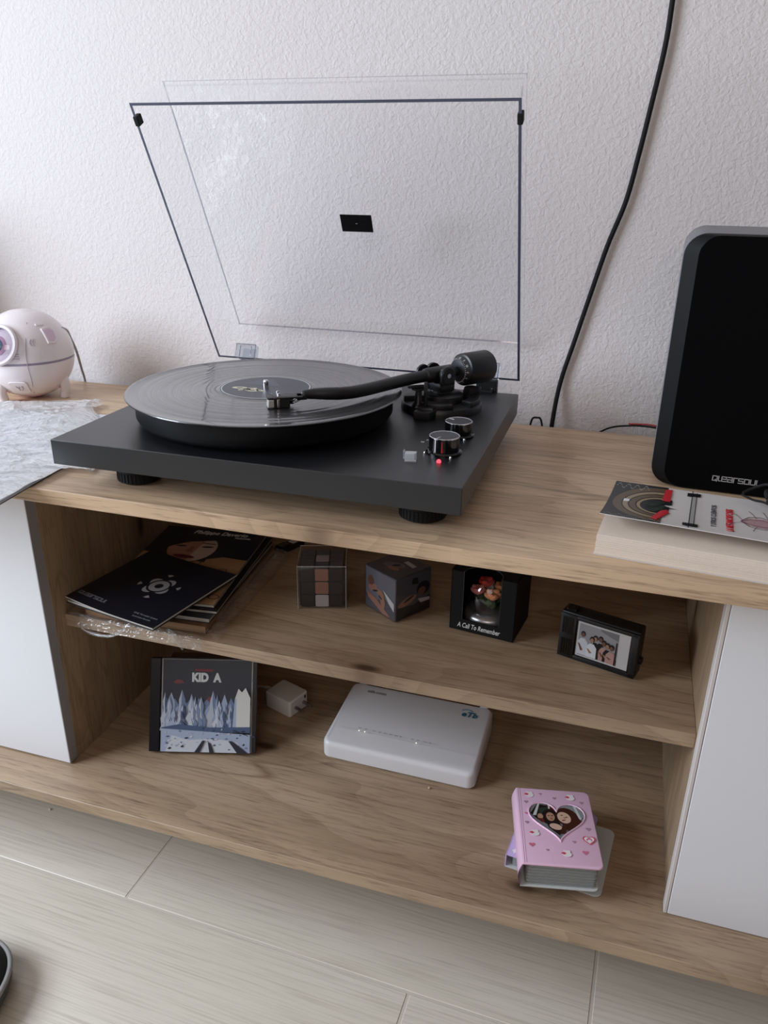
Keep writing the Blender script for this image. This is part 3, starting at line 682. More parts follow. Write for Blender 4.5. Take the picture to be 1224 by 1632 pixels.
for i in range(26):
    t = i/25; covquad(m, .0030+.0475*t, .0040+.0475*t, .04+.03*math.sin(i*1.3), .055+.03*math.sin(i*1.3), 5, .0011, 1, 1); covquad(m, .002+.030*t, .003+.030*t, .90+.05*math.sin(i*.9), .915+.05*math.sin(i*.9), 5, .0011, 1, 1)
# red and violet insect drawing
bx = .128
for i in range(2):
    pts = [(bx-.013,.46),(bx-.006,.52+.06*i),(bx+.004,.54+.07*i),(bx+.016,.50+.05*i),(bx+.026,.46)]; covstroke(m, pts, .0005, 6, .0012)
    pts = [(bx-.013,.46),(bx-.006,.40-.06*i),(bx+.004,.38-.07*i),(bx+.016,.40-.04*i),(bx+.026,.46)]; covstroke(m, pts, .0005, 6, .0012)
covpoly(m, [(bx-.013,.46),(bx-.005,.55),(bx+.006,.575),(bx+.018,.52),(bx+.027,.46),(bx+.018,.39),(bx+.006,.345),(bx-.005,.37)], 7, .0011)
for a, b, c, d in ((-.012,.50,-.022,.66),(-.012,.44,-.024,.30),(0,.57,-.006,.72),(.010,.57,.006,.74),(0,.36,-.004,.22),(.012,.37,.008,.20),(.020,.5,.030,.62),(.022,.42,.034,.30),(.026,.46,.045,.47)):
    covstroke(m, [(bx+a,b),(bx+(a+c)/2,(b+d)/2+.02),(bx+c,d)], .0003, 6, .0013)
m.build('cover_print', [flat('ink_black',26,28,30,.4), flat('ink_brown',98,80,62,.4), flat('ink_sand',150,132,104,.4), flat('ink_green',40,52,44,.4), flat('ink_red',196,44,54,.4), flat('ink_pale',170,168,164,.4), flat('ink_violet',104,62,78,.5), flat('ink_rose',178,142,148,.5)], fc)
def covtext(name, s, size, x, v, mat, **k):       # reads from the spine side down towards the front edge
    p = cov(x/BL, v, .0011); q = cov(x/BL, v-.1, .0011); d = (q-p)
    # rows run along -v, letters stand up along +x ... (turned a quarter)
    return text(name, s, size, fr(p, -d, Vector((-1,0,0))), mat, fc, **k)
def covtext2(name, s, size, x, v0, mat, **k):
    # letters wrapped on the curved cover one by one
    p, q = cov(x/BL, v0, .0012), cov(x/BL, v0+.5, .0012)
    me = text_mesh(s, size, fr((0,0,0),(1,0,0),(0,1,0)), **k); me.materials.clear(); me.materials.append(mat)
    for vtx in me.vertices:
        a, b, c = vtx.co; vtx.co = cov((x-b)/BL, v0+a/(BD-.014), .0012)+Vector((0,0,c))
    o = bpy.data.objects.new(name, me); COL.objects.link(o); o.parent = fc; return o
covtext2('subtitle_lettering', 'Y OTROS CUENTOS', .0062, .0945, .18, flat('ink_grey',70,68,70), sx=1.25, bold=.0001)
covtext2('title_lettering', 'LA METAMORFOSIS', .0085, .1085, .12, flat('ink_red',196,44,54,.4), sx=.98, bold=.0002)
covtext2('small_lettering', 'BIS', .006, .0180, .52, M_WP, bold=.0005)

# black cable bundle lying on the cover
cbz = ZT+.030
ca = thing('earphone_cable', 'black cable looped over the book in front of the speaker', 'cable', (.352,.118,ZT+.033))
P0 = Vector((.352,.118,ZT+.033))
MB().tube([Vector(p)-P0 for p in ((.3345,.142,ZT+.0290),(.343,.130,ZT+.0292),(.350,.122,ZT+.0310),(.356,.113,ZT+.0315),(.358,.100,ZT+.0315),(.3585,.088,ZT+.0335))], .0011, 8, 6).tube([Vector(p)-P0 for p in ((.336,.146,ZT+.0292),(.345,.150,ZT+.034),(.356,.146,ZT+.040),(.364,.138,ZT+.036),(.372,.130,ZT+.032))], .0014, 8, 6).build('strand', M_RUB, ca, 60)
MB().lathe([(.001,0),(.0026,.001),(.0028,.006),(.001,.008)], 14, M=along((.0015,.002,.001),(.6,-1,.1))).box(.0, .016, .006,.020, -.001,.006,.002).build('plug', M_RUB, ca, 35)

# ---------------------------------------------------------------- capsule humidifier on the left
HX, HY = -.600, .306
hu = thing('capsule_humidifier', 'white and pink round space capsule humidifier on three short legs', 'humidifier', (HX,HY,ZT+.0004))
HR = .0620; HC = .0615
M_HW = pbr('humid_white', srgb(236,226,228), .35); M_HP = pbr('humid_pink', srgb(232,190,214), .4); M_HB = pbr('humid_band', srgb(158,148,166), .4); M_HG = pbr('humid_groove', srgb(176,164,172), .6)
def sph(z): return math.sqrt(max(0, HR*HR-(z-HC)**2))
zz = lambda a, b, n: [a+(b-a)*i/n for i in range(n+1)]
BZ = HC-.004
MB().lathe([(sph(z), z) for z in zz(BZ+.0016, HC+HR*.955, 16)]+[(.0165,HC+HR*.958),(.0155,HC+HR*.968),(.0,HC+HR*.985)], 56).build('upper_shell', M_HW, hu, 35)
MB().lathe([(sph(z)-.0008, z) for z in zz(BZ-.0016, BZ+.0016, 2)], 56).build('band', M_HB, hu, 60)
MB().lathe([(sph(z), z) for z in zz(HC-HR*.86, BZ-.0016, 12)], 56).build('lower_shell', M_HW, hu, 35)
o = MB().lathe([(0,HC-HR*.985)]+[(sph(z)-.0012, z) for z in zz(HC-HR*.985, HC-HR*.86, 5)], 56).build('underside', M_HP, hu, 35); o['label'] = 'pink underside'
def onsph(d, r=HR):       # frame on the shell: z outward, y up
    d = Vector(d).normalized(); x = Vector((0,0,1)).cross(d).normalized(); return fr(Vector((0,0,HC))+d*r, x, d.cross(x))
Mp = onsph((.06,-.925,.36), HR*.93)
MB().lathe([(.0235,0),(.0275,.0005),(.0285,.0025),(.0270,.0052),(.0238,.0060),(.0232,.0045)], 48, M=Mp, cap=False).build('porthole_ring', M_HW, hu, 35)
ph = MB().lathe([(.0236,.0042),(.020,.0072),(.012,.0102),(0,.0114)], 40, M=Mp, cap=False).build('porthole_glass', clear('porthole', (.80,.78,.84,1), .12, .03), hu, 60)
MB().lathe([(0,.0004),(.0236,.0004)], 40, M=Mp, cap=False).build('porthole_back', flat('porthole_back', 150,140,158), hu)
o = MB().lathe([(.0135,.0006),(.0135,.0030),(.0105,.0058),(0,.0078)], 32, M=Mp @ Matrix.Translation((-.001,-.001,0))).build('inner_dome', M_HP, hu, 40); o['label'] = 'pink astronaut-style dome behind the porthole'
MB().lathe([(.0095,.0064),(.006,.0084),(0,.0094)], 28, M=Mp @ Matrix.Translation((-.001,-.001,0)), cap=False).build('visor', pbr('visor', srgb(110,140,160), .08, .8), hu, 60)
# seam grooves, side window, raised marks
def arc(d0, d1, r, n=14, w=.0005):
    return [tuple(Vector((0,0,HC))+Vector(d0).lerp(Vector(d1), i/n).normalized()*r) for i in range(n+1)]
sv = [(.47,-.42,.80),(.60,-.70,.40),(.62,-.78,.0),(.58,-.68,-.45),(.42,-.48,-.82)]
pts = [tuple(Vector((0,0,HC))+Vector(p).normalized()*(HR+.00005)) for p in sv]
MB().tube(pts, .00055, 6, 8).build('seam', M_HG, hu, 60)
Mw = onsph((.847,-.20,.50), HR*.985)
wn = [(-.0090,.011),(.0040,.0125),(.0095,.006),(.0088,-.008),(.0020,-.0125),(-.0085,-.011)]
MB().prism(wn, -.002, .0026, .0008, M=Mw).build('window_frame', M_HW, hu)
MB().prism([(x*.72, y*.72) for x, y in wn], .0020, .0030, .0003, M=Mw).build('window_pane', pbr('humid_pane', srgb(222,196,216), .3), hu)
Mb = onsph((.27,-.72,-.60), HR*.985)
m = MB(); sq = rrect(-.0125,.0125,-.0115,.0115,.004,5); si = rrect(-.0115,.0115,-.0105,.0105,.0035,5)
m.prism(sq, 0, .0014, .0003, M=Mb).build('hatch', M_HW, hu, 35)
m = MB(); 
m.tube([(-.0045,.0035,.0016),(-.001,-.001,.0018),(-.001,-.005,.0017)], .0006, 6, 3, M=Mb).tube([(.0005,.0035,.0018),(-.001,-.001,.0018)], .0006, 6, 3, M=Mb).tube([(.001,.002,.0018),(.004,.004,.0018),(.0045,0,.0018),(.002,-.005,.0017)], .0006, 6, 3, M=Mb)
m.build('hatch_emblem', M_HG, hu)
m = MB()
Mc_ = onsph((.64,-.66,.40), HR*.998)
for k in (0,1): m.tube([(.0035+.0035*k,.0045,0),(.0015+.0035*k,0,.0003),(.0035+.0035*k,-.0045,0)], .0006, 6, 3, M=Mc_)
Ml = onsph((.42,-.88,.12), HR*.998)
for k in range(3): m.tube([(-.0055,.003-.003*k,0),(.0055,.003-.003*k,0)], .00045, 6, 1, M=Ml)
m.build('raised_mark', M_HG, hu)
o = MB().prism(rrect(-.006,.006,-.0022,.0022,.002,5), -.001, .0012, .0005, M=onsph((.66,-.25,.75), HR)).build('top_tab', M_HW, hu)
for a in (-108, 11, 131):
    Ma_ = Matrix.Rotation(R(a),4,'Z')
    lg = MB().tube([(.038,0,.034),(.0465,0,.026),(.0490,0,.014),(.0470,0,.0045)], [.0050,.0080,.0068,.0066], 16, 6, M=Ma_).lathe([(.0062,0),(.0066,.0012),(.0066,.005)], 16, M=Ma_ @ Matrix.Translation((.0470,0,0))).build('leg', M_HW, hu, 50)
    MB().lathe([(.0032,-.0075),(.0036,-.006),(.0036,.006),(.0032,.0075)], 16, M=Ma_ @ Matrix.Translation((.0395,0,.0165)) @ Matrix.Rotation(R(90),4,'X')).build('leg_pin', M_HP, lg, 40)
P0 = Vector((HX,HY,ZT))
MB().tube([Vector(p)-P0 for p in ((-.5555,.328,ZT+.0965),(-.5600,.345,ZT+.090),(-.5677,.36,ZT+.0767),(-.580,.385,ZT+.0509),(-.5871,.40,ZT+.0204),(-.592,.4105,ZT-.003),(-.593,.412,ZT-.05))], .0019, 10, 8).build('power_lead', flat('grey_lead',176,174,178), hu, 60)

# ---------------------------------------------------------------- record jacket in a crinkled outer sleeve
jr = R(6.2)
jk = thing('record_jacket', 'white record jacket lying at the left under crinkled clear film, overhanging the edge', 'record jacket', (-.3475,-.0600,ZT), jr)
MB().box(-.312, 0, 0, .312, .0004, .0022, .0004, seg=1).box(-.311, -.0006, .001, .311, .0022, .0042, .0006, seg=1).build('cardboard', flat('jacket_white', 206,210,218,.5), jk)
MB().box(-.3125, .0004, -.0004, .3124, .0006, .0018).build('jacket_edge', flat('jacket_edge', 92,88,84), jk)
def make_film(name, left, right, mat, nu, nv, h0, amp, fs, seed, parent, org, wb=.004, lip=.0012):
    """left/right: polylines front->back; rows run left->right"""
    def pl(P, t):
        n = len(P)-1; i = min(int(t*n), n-1); f = t*n-i; return Vector(P[i]).lerp(Vector(P[i+1]), f)
    def fn(u, v):
        a, b = pl(left, v), pl(right, v); p = a.lerp(b, u)
        q = Vector((p.x*fs, p.y*fs, seed))
        rot = Vector((q.x*.8+q.y*.6, (-q.x*.6+q.y*.8)*2.6, seed))
        n1 = abs(noise.noise(rot*1.0)); n2 = abs(noise.noise(rot*2.3+Vector((5,3,1)))); n3 = noise.noise(q*.45+Vector((2,8,0)))
        ed = min(1, min(1-u, v*1.0+.15, (1-v)*1.2+.05)*9)
        ridge = (1-n1)**3*.7+(1-n2)**4*.45
        wob = wb*noise.noise(Vector((v*11,u*9,seed+3)))
        return Vector((p.x+wob, p.y+wob*.6, p.z+h0*(.25+.75*ed)+amp*(ridge*.6+.5*n3+.3)*ed+lip))-Vector(org)
    return MB().grid(fn, nu, nv).build(name, mat, parent)
fo = (-.5,.1,ZT)
fm = thing('clear_film_sleeve', 'crinkled clear plastic outer sleeve spread over the record jacket', 'plastic sleeve', fo)
Z0 = ZT+.0042
left = [(-.80,-.056,Z0),(-.80,.05,Z0),(-.80,.09,Z0),(-.80,.12,Z0),(-.78,.145,Z0)]
right = [(-.3500,-.052,Z0),(-.3500,.040,Z0),(-.352,.085,Z0),(-.405,.19,Z0),(-.486,.282,Z0)]
make_film('film', left, right, M_FILM, 150, 110, .001, .011, 13, 4.2, fm, fo)
# loose tongue of film creeping under the plinth, and the crushed end at the back
make_film('film_tongue', [(-.395,.036,Z0),(-.392,.075,Z0),(-.40,.13,Z0)], [(-.318,.052,ZT+.0015),(-.322,.066,ZT+.0015),(-.345,.11,ZT+.0015)], M_FILM, 30, 24, .001, .003, 40, 1.1, fm, fo)
make_film('film_end', [(-.540,.215,Z0),(-.535,.228,Z0),(-.530,.240,Z0)], [(-.468,.255,Z0),(-.468,.280,Z0),(-.480,.298,Z0)], M_FILM, 40, 24, .001, .007, 40, 6.3, fm, fo)

# ---------------------------------------------------------------- upper shelf: printed matter stack
Z = ZS
def bookstack(name, label, cat, cx, cy, rz, wd, dp, z0, h, mcov, mpage, spine='L'):
    t = thing(name, label, cat, (cx, cy, z0), rz)
    MB().box(-wd/2, wd/2, -dp/2, dp/2, 0, .0006).build('back_cover', mcov, t)
    m = MB(); n = max(2, int(h/.0015))
    for k in range(n):
        a = .0006+(h-.0012)*k/n; j = random.uniform(.0004,.0012); m.box(-wd/2+j*.5, wd/2-j, -dp/2+j, dp/2-j*.6, a, a+(h-.0012)/n-.0001)
    m.build('pages', mpage, t)
    f = MB().box(-wd/2, wd/2, -dp/2, dp/2, h-.0006, h).build('front_cover', mcov, t)
    MB().box(-wd/2-.0005, -wd/2+.0004, -dp/2, dp/2, 0, h).build('spine', mcov, t)
    return t, f
P_W = flat('pages_white', 178,174,166,.8); P_B = flat('pages_tan', 150,120,92,.85)
bookstack('brown_book', 'brown paper softcover at the bottom of the magazine stack', 'book', -.3080, .2020, R(3.5), .160, .226, Z+.0018, .0095, flat('cover_brown',112,82,60), P_B)
bookstack('grey_booklet', 'white booklet with dark cover in the middle of the magazine stack', 'booklet', -.3075, .2060, R(5), .156, .222, Z+.0115, .0062, flat('cover_dark',44,46,52), P_W)
bookstack('black_booklet', 'black booklet directly under the portrait magazine', 'booklet', -.3050, .2120, R(7), .153, .216, Z+.0179, .0042, flat('cover_black',24,25,28), P_W)
mg, mf = bookstack('art_magazine', 'magazine with a sliced portrait cover, under the dark square booklet', 'magazine', -.3110, .2150, R(7.5), .150, .212, Z+.0223, .0040, flat('magazine_cover',38,42,54,.3), P_W)
def mp(pts, z): return [(x, y, z) for x, y in pts]
m = MB(); zc = .00408
m.poly(mp([(-.075,-.106),(.075,-.106),(.075,-.010),(-.075,.020)], zc), 0)                      # tan patterned cloth
m.poly(mp(ell(-.012,.040,.034,.042,28,.1), zc+.0001), 1)                                     # face, left half
m.poly(mp([(x,y) for x,y in ell(-.012,.040,.034,.042,28,.1) if x > -.008], zc+.0002), 2)       # shifted paler right half
m.poly(mp([(-.060,.068),(-.005,.086),(.030,.078),(.036,.058),(.010,.068),(-.025,.058),(-.044,.040),(-.062,.020),(-.075,.02),(-.075,.060)], zc+.0003), 3)   # dark hat and hair
m.poly(mp(ell(-.014,.013,.016,.0052,20,-.12), zc+.0004), 4); m.poly(mp(ell(-.014,.0135,.014,.0012,16,-.12), zc+.0005), 3)
m.poly(mp(ell(-.030,.044,.008,.0024,14,.1), zc+.0004), 3); m.poly(mp(ell(.008,.046,.009,.0024,14,.1), zc+.0004), 3); m.poly(mp([(-.015,.044),(-.010,.044),(-.008,.027),(-.018,.026)], zc+.0004), 5)
m.poly(mp([(-.040,.052),(-.022,.055),(-.022,.0565),(-.040,.054)], zc+.0004), 3); m.poly(mp([(-.004,.056),(.016,.055),(.016,.057),(-.004,.0585)], zc+.0004), 3)
m.poly(mp([(.020,-.010),(.075,-.016),(.075,.016),(.040,.020),(.02,.010)], zc+.0002), 0)
for i in range(14):
    cx, cy = random.uniform(-.07,.07), random.uniform(-.1,.012); 
    if cx < .0: cy = min(cy, -.01)
    r = random.uniform(.005,.011); A, B = ell(cx,cy,r,r*.8,14), ell(cx,cy,r*.82,r*.64,14)
    for k in range(14): m.poly(mp([A[k],A[(k+1)%14],B[(k+1)%14],B[k]], zc+.0003), 3)
m.build('cover_print', [flat('mag_tan',168,132,98), flat('mag_skin',178,130,112,.4), flat('mag_skin_pale',196,176,164,.4), flat('mag_hair',30,30,38,.3), flat('mag_lips',120,42,48,.4), flat('mag_shade',142,100,86,.4)], mf)
text('cover_lettering', 'Philippe Daverio', .0150, fr((-.030,.0875,.0043),(1,0,0),(0,1,0)), M_WP, mf, shear=.25, bold=.0003, sx=.80)
text('cover_small_lettering', 'racconta', .0065, fr((.035,.0805,.0043),(1,0,0),(0,1,0)), M_WP, mf, bold=.0002)
# square instruction booklet, a little raised and tilted
mn = thing('instruction_booklet', 'dark navy square booklet with a round grey emblem, on top of the stack', 'booklet', (-.3115,.1295,Z+.0272), R(-13))
mn.rotation_euler = (R(1.5), R(-2.2), R(-13))
MW = .1455; navy = flat('booklet_navy', 22,24,34,.35)
def man(u, v): return Vector((u, v, .0030+.0045*max(0,(.02-u)/.09)**2*(1 if u<.02 else 0)*(v<0 or True)))
m = MB().grid(lambda a, b: man(-MW/2+MW*a, -MW/2+MW*b)+Vector((0,0,.0012)), 16, 4).grid(lambda a, b: man(MW/2-MW*a, -MW/2+MW*b)+Vector((0,0,.0008)), 16, 4).build('front_cover', navy, mn, 40)
MB().grid(lambda a, b: man(-MW/2+MW*a, -MW/2+.0003)+Vector((0,-.0004,-.0003+.0013*b)), 16, 1).grid(lambda a, b: man(MW/2-.0003, -MW/2+MW*a)+Vector((.0006,0,-.0006+.0016*b)), 6, 1).build('page_edge', P_W, mn)
MB().box(-MW/2+.001, MW/2-.001, -MW/2+.001, MW/2-.001, .0010, .0030).build('pages', P_W, mn); MB().box(-MW/2, MW/2, -MW/2, MW/2, 0, .0010).build('back_cover', navy, mn)
em = MB(); cx, cy = .006, .004; zf = lambda p: tuple(man(*p)+Vector((0,0,.00145)))
def ringp(r0, r1, a0, a1, n, cxx=cx, cyy=cy):
    for i in range(n):
        a, b = R(a0+(a1-a0)*i/n), R(a0+(a1-a0)*(i+1)/n)
        em.poly([zf((cxx+r0*math.cos(a),cyy+r0*math.sin(a))), zf((cxx+r0*math.cos(b),cyy+r0*math.sin(b))), zf((cxx+r1*math.cos(b),cyy+r1*math.sin(b))), zf((cxx+r1*math.cos(a),cyy+r1*math.sin(a)))])
ringp(.0056,.0130,0,360,40)
for k in range(4):
    a = 58+90*k                                      # four crescents and four small fan marks
    for i in range(12):
        t0, t1 = i/12, (i+1)/12; A0, A1 = R(a-33+66*t0), R(a-33+66*t1)
        w0, w1 = .0055*math.sin(math.pi*t0), .0055*math.sin(math.pi*t1)
        P_ = [(.0158,A0),(.0158,A1),(.0158+w1,A1),(.0158+w0,A0)]
        em.poly([zf((cx+r*math.cos(q), cy+r*math.sin(q))) for r, q in P_])
    b = a+45
    em.poly([zf((cx+r*math.cos(R(q)), cy+r*math.sin(R(q)))) for r, q in ((.0235,b),(.029,b-9),(.030,b),(.029,b+9))])
em.build('emblem', M_SILV, mn)
def mtext(name, s, size, x, y, rot, **k):
    me = text_mesh(s, size, Matrix.Translation((x,y,0)) @ Matrix.Rotation(R(rot),4,'Z'), **k); me.materials.append(flat('booklet_grey',130,132,140))
    for v_ in me.vertices: v_.co = man(v_.co.x, v_.co.y)+Vector((0,0,.0014+v_.co.z))
    o = bpy.data.objects.new(name, me); COL.objects.link(o); o.parent = mn
wm, wl = wordmark('Qlearsoul', .0052, .0044, .0015, .0010)
wm.v = [tuple(man(x-.067, y-.058)+Vector((0,0,.00145))) for x, y, _ in wm.v]; wm.build('brand_lettering', flat('booklet_grey',130,132,140), mn)
mtext('small_lettering', 'ONE Turntable System', .0040, .026, -.0575, 0); mtext('small_lettering', 'Instruction Booklet', .0036, .030, -.0635, 0)
# clear bag around the stack
bo = (-.31,.2,Z)
bg = thing('clear_bag', 'crumpled clear plastic bag under the magazine stack, hanging over the shelf front', 'plastic bag', bo)
Zb = Z+.0006
make_film('bag_front', [(-.402,.0745,Z-.013),(-.402,.0785,Z-.003),(-.400,.0800,Z+.0017),(-.398,.0830,Zb+.0014)], [(-.218,.0755,Z-.012),(-.218,.0785,Z-.003),(-.218,.0802,Z+.0017),(-.218,.0850,Zb+.0014)], M_BAG, 90, 26, .0004, .0035, 30, 2.2, bg, bo, wb=.0008, lip=.0004)
make_film('bag_side', [(-.2185,.09,Zb+.001),(-.2225,.17,Zb+.006),(-.2265,.25,Zb+.007),(-.2305,.325,Zb+.004)], [(-.204,.085,Zb),(-.205,.17,Zb),(-.2075,.25,Zb),(-.209,.322,Zb)], M_BAG, 20, 60, .001, .010, 40, 7.7, bg, bo, wb=.0008, lip=.0004)
MB().tube([Vector(p)-Vector(bo) for p in ((-.388,.0790,Z-.0125),(-.37,.0765,Z-.0165),(-.345,.0765,Z-.0155),(-.328,.0775,Z-.006),(-.320,.0775,Z+.002),(-.313,.0800,Z+.0085))], [.0012,.0024,.0022,.0024,.0022,.0012], 8, 6).build('bag_roll', M_BAG, bg, 50)
MB().tube([Vector(p)-Vector(bo) for p in ((-.266,.0815,Z+.0070),(-.258,.0780,Z+.005),(-.248,.0775,Z-.007),(-.2435,.0765,Z-.0145))], [.0010,.0030,.0026,.0008], 8, 6).build('bag_twist', M_BAG, bg, 50)
us = thing('memory_stick', 'small black clip with a white label behind the magazine stack', 'clip', (-.2235,.3475,Z), R(68))
MB().box(-.022, .022, -.009, .009, 0, .008, .0015).build('body', M_BLKP, us, 40); MB().box(-.022,-.006,-.007,.007,.008,.0105,.001).build('slider', M_BLKG, us)
MB().box(.002, .012, -.0055, .0055, .008, .0083).build('sticker', M_WP, us)

# ---------------------------------------------------------------- puzzle cube in its clear box
PH = [flat('photo_dark',34,30,32,.3), flat('photo_flesh',150,108,92,.3), flat('photo_grey',92,92,98,.3), flat('photo_brown',74,54,46,.3), flat('photo_pale',176,170,172,.3)]
qc = thing('puzzle_cube', 'black twisty puzzle cube with dark photo tiles, inside a clear box', 'puzzle cube', (-.1225,.2245,Z+.0012), R(18.5))
CS = .055; MB().box(-CS/2, CS/2, -CS/2, CS/2, 0, CS, .003).build('core', M_BLKP, qc, 40)
tmeshes = {}
pat = {'F':[[0,1,0],[0,1,0],[0,4,0]], 'T':[[2,2,2],[2,4,2],[2,2,2]], 'R':[[0,3,0],[0,0,3],[0,0,0]], 'L':[[0,0,0],[0,0,0],[0,0,0]]}
def cubetiles(face, M):
    for r in range(3):
        for c in range(3):
            mi = pat[face][r][c]
            if mi not in tmeshes:
                t = MB().prism(rrect(-.0083,.0083,-.0083,.0083,.0015,2), -.0004, .0006, .0002, seg=1).build('tile', PH[mi], qc); tmeshes[mi] = t.data
            else: t = bpy.data.objects.new('tile', tmeshes[mi]); COL.objects.link(t); t.parent = qc
            t.matrix_local = M @ Matrix.Translation(((c-1)*.0182, (1-r)*.0182, 0))
cubetiles('F', fr((0,-CS/2,CS/2),(1,0,0),(0,0,1))); cubetiles('T', fr((0,0,CS),(1,0,0),(0,1,0))); cubetiles('R', fr((CS/2,0,CS/2),(0,1,0),(0,0,1))); cubetiles('L', fr((-CS/2,0,CS/2),(0,-1,0),(0,0,1)))
def clearbox(name, label, loc, rz, s, h):
    t = thing(name, label, 'box', loc, rz)
    MB().box(-s/2, s/2, -s/2, s/2, 0, h, .0006, seg=1).build('film_wall', M_CASE, t)
    m = MB()
    for x in (-1,1):
        for y in (-1,1): m.tube([(x*s/2,y*s/2,0),(x*s/2,y*s/2,h)], .00045, 6, 1)
    for z in (h,):
        for a, b in (((-1,-1),(1,-1)),((1,-1),(1,1)),((1,1),(-1,1)),((-1,1),(-1,-1))): m.tube([(a[0]*s/2,a[1]*s/2,z),(b[0]*s/2,b[1]*s/2,z)], .00045, 6, 1)
    m.build('folded_edge', clear('folded_film',(.8,.8,.82,1),.25,.15,milk=.25), t)
    return t
cb1 = clearbox('clear_box', 'clear plastic box around the black puzzle cube, left of the photo cube', (-.1225,.2245,Z+.0004), R(18.5), .0605, .0595)

# ---------------------------------------------------------------- photo cube
pcu = thing('photo_cube', 'photo-covered cube in shiny film turned corner-first on the shelf', 'photo cube', (-.0245,.2330,Z+.0004), R(-32))
s = .0585; MB().box(-s/2, s/2, -s/2, s/2, 0, s, .0015).build('body', flat('cube_body',70,68,74,.25), pcu, 40)
M_ph = [flat('pc_sky',112,112,122,.25), flat('pc_skin',158,116,98,.25), flat('pc_skin_dark',116,80,66,.25), flat('pc_dark',42,38,42,.25), flat('pc_grey',84,84,92,.25), flat('pc_white',190,186,188,.25)]
def photo(name, M, layers, parent, w=.056):
    m = MB()
    for k, (mi, pts) in enumerate(layers): m.poly([(x*w, y*w, .0002+.00012*k) for x, y in pts], mi, M)
    return m.build(name, M_ph, parent)
H = s/2
photo('photo_print', fr((-.028,-H,.0012),(1,0,0),(0,0,1)), [(0,[(0,0),(1,0),(1,1),(0,1)]),(4,[(0,0),(1,0),(1,.3),(.6,.42),(.3,.2),(0,.35)]),(1,ell(.25,.55,.16,.10,16,.4)),(2,ell(.18,.70,.10,.12,14)),(1,ell(.52,.48,.14,.09,14,-.4)),(1,[(.05,.40),(.35,.32),(.75,.10),(.85,.02),(.6,.02),(.1,.25)]),(1,ell(.60,.32,.08,.16,14,.2)),(5,[(.62,.62),(.98,.42),(.98,.22),(.80,.36)]),(3,ell(.35,.50,.10,.02,12,.3)),(3,ell(.52,.40,.07,.015,12,-.5))], pcu)
photo('photo_print', fr((H,-.028,.0012),(0,1,0),(0,0,1)), [(4,[(0,0),(1,0),(1,1),(0,1)]),(3,[(0,0),(1,0),(1,.35),(.5,.25),(0,.3)]),(3,ell(.78,.58,.2,.17,18)),(2,ell(.74,.52,.12,.1,16)),(1,ell(.30,.40,.28,.09,16,.2)),(3,ell(.35,.44,.16,.03,14,.3)),(5,[(.62,.36),(.98,.30),(.98,.22),(.7,.24)]),(3,[(.42,.78),(.62,.74),(.60,.90),(.45,.92)])], pcu)
photo('photo_print', fr((-.028,-.028,s),(1,0,0),(0,1,0)), [(4,[(0,0),(1,0),(1,1),(0,1)]),(0,ell(.45,.42,.26,.14,18,.5)),(1,ell(.55,.30,.16,.08,14,.2)),(3,ell(.50,.44,.10,.05,12,.9)),(5,[(.50,.66),(.84,.62),(.85,.74),(.52,.78)])], pcu)
MB().box(-.0302,.0302,-.0302,.0302,0,.0600,.0006,seg=1).build('shrink_film', M_CASE, pcu)

# ---------------------------------------------------------------- gift box with glass dome
gw, gd, gh = .0797, .066, .0795
gb = thing('gift_box', 'black card gift box with an arched window and white handwriting', 'gift box', (.0501,.2033,Z+.0004), R(-7.7))
card = pbr('black_card', srgb(17,17,18), .75, .3)
x0, x1, zb_ = .0155, .0615, .0155; tk = .0009
m = MB().box(0,x0,0,tk,0,gh).box(x1,gw,0,tk,0,gh).box(x0,x1,0,tk,0,zb_)
m.box(0,tk,0,gd,0,gh).box(gw-tk,gw,0,gd,0,gh).box(0,gw,gd-tk,gd,0,gh).box(0,gw,0,gd,0,tk)
ar = [(x1,0),(gw,0),(gw,gd),(0,gd),(0,0),(x0,0)]+[((x0+x1)/2-(x1-x0)/2*math.cos(R(a)), .022*math.sin(R(a))) for a in range(15,180,15)]
m.prism(ar, gh-tk, gh).build('carton', card, gb)
pts = [((x0+x1)/2-(x1-x0)/2*math.cos(R(a)), .022*math.sin(R(a)), gh) for a in range(0,181,15)]
MB().tube(pts, .0006, 6, 2).tube([(x0,0,zb_),(x0,0,gh)], .0004, 6, 1).tube([(x1,0,zb_),(x1,0,gh)], .0004, 6, 1).build('cut_edge', flat('card_edge',60,60,62), gb)
text('lettering', 'A Call To Remember', .0092, fr((.0365,-.0002,.0048),(1,0,0),(0,0,1)), M_WP, gb, align='CENTER', shear=.25, sx=.66, bold=.0001)
gl = thing('glass_dome', 'glass dome with orange and red flowers on a silver base, inside the black box', 'ornament', (.0501,.2033,Z+tk), 0)
gl.location = Vector((.0501,.2033,Z+tk+.0008))+Matrix.Rotation(R(-7.7),3,'Z') @ Vector((.0385,.0335,0))
gl.scale = (1.12,1.12,1.12)
MB().lathe([(.0255,0),(.0268,.002),(.0268,.012),(.0255,.0145),(.0225,.0165),(0,.0165)], 48).build('base', pbr('silver_base', srgb(186,186,190), .3, .5, .8), gl, 35)
MB().lathe([(.0222,.0165),(.0245,.024),(.0248,.034),(.0225,.046),(.0160,.056),(.008,.0615),(0,.063)], 48, cap=False).build('dome', clear('dome_glass',(.95,.96,.97,1),.06,.01), gl, 60)
fl_m = {'o': flat('petal_orange',246,166,116,.5), 'r': flat('petal_red',222,62,60,.5), 'p': flat('petal_pink',230,140,140,.5)}
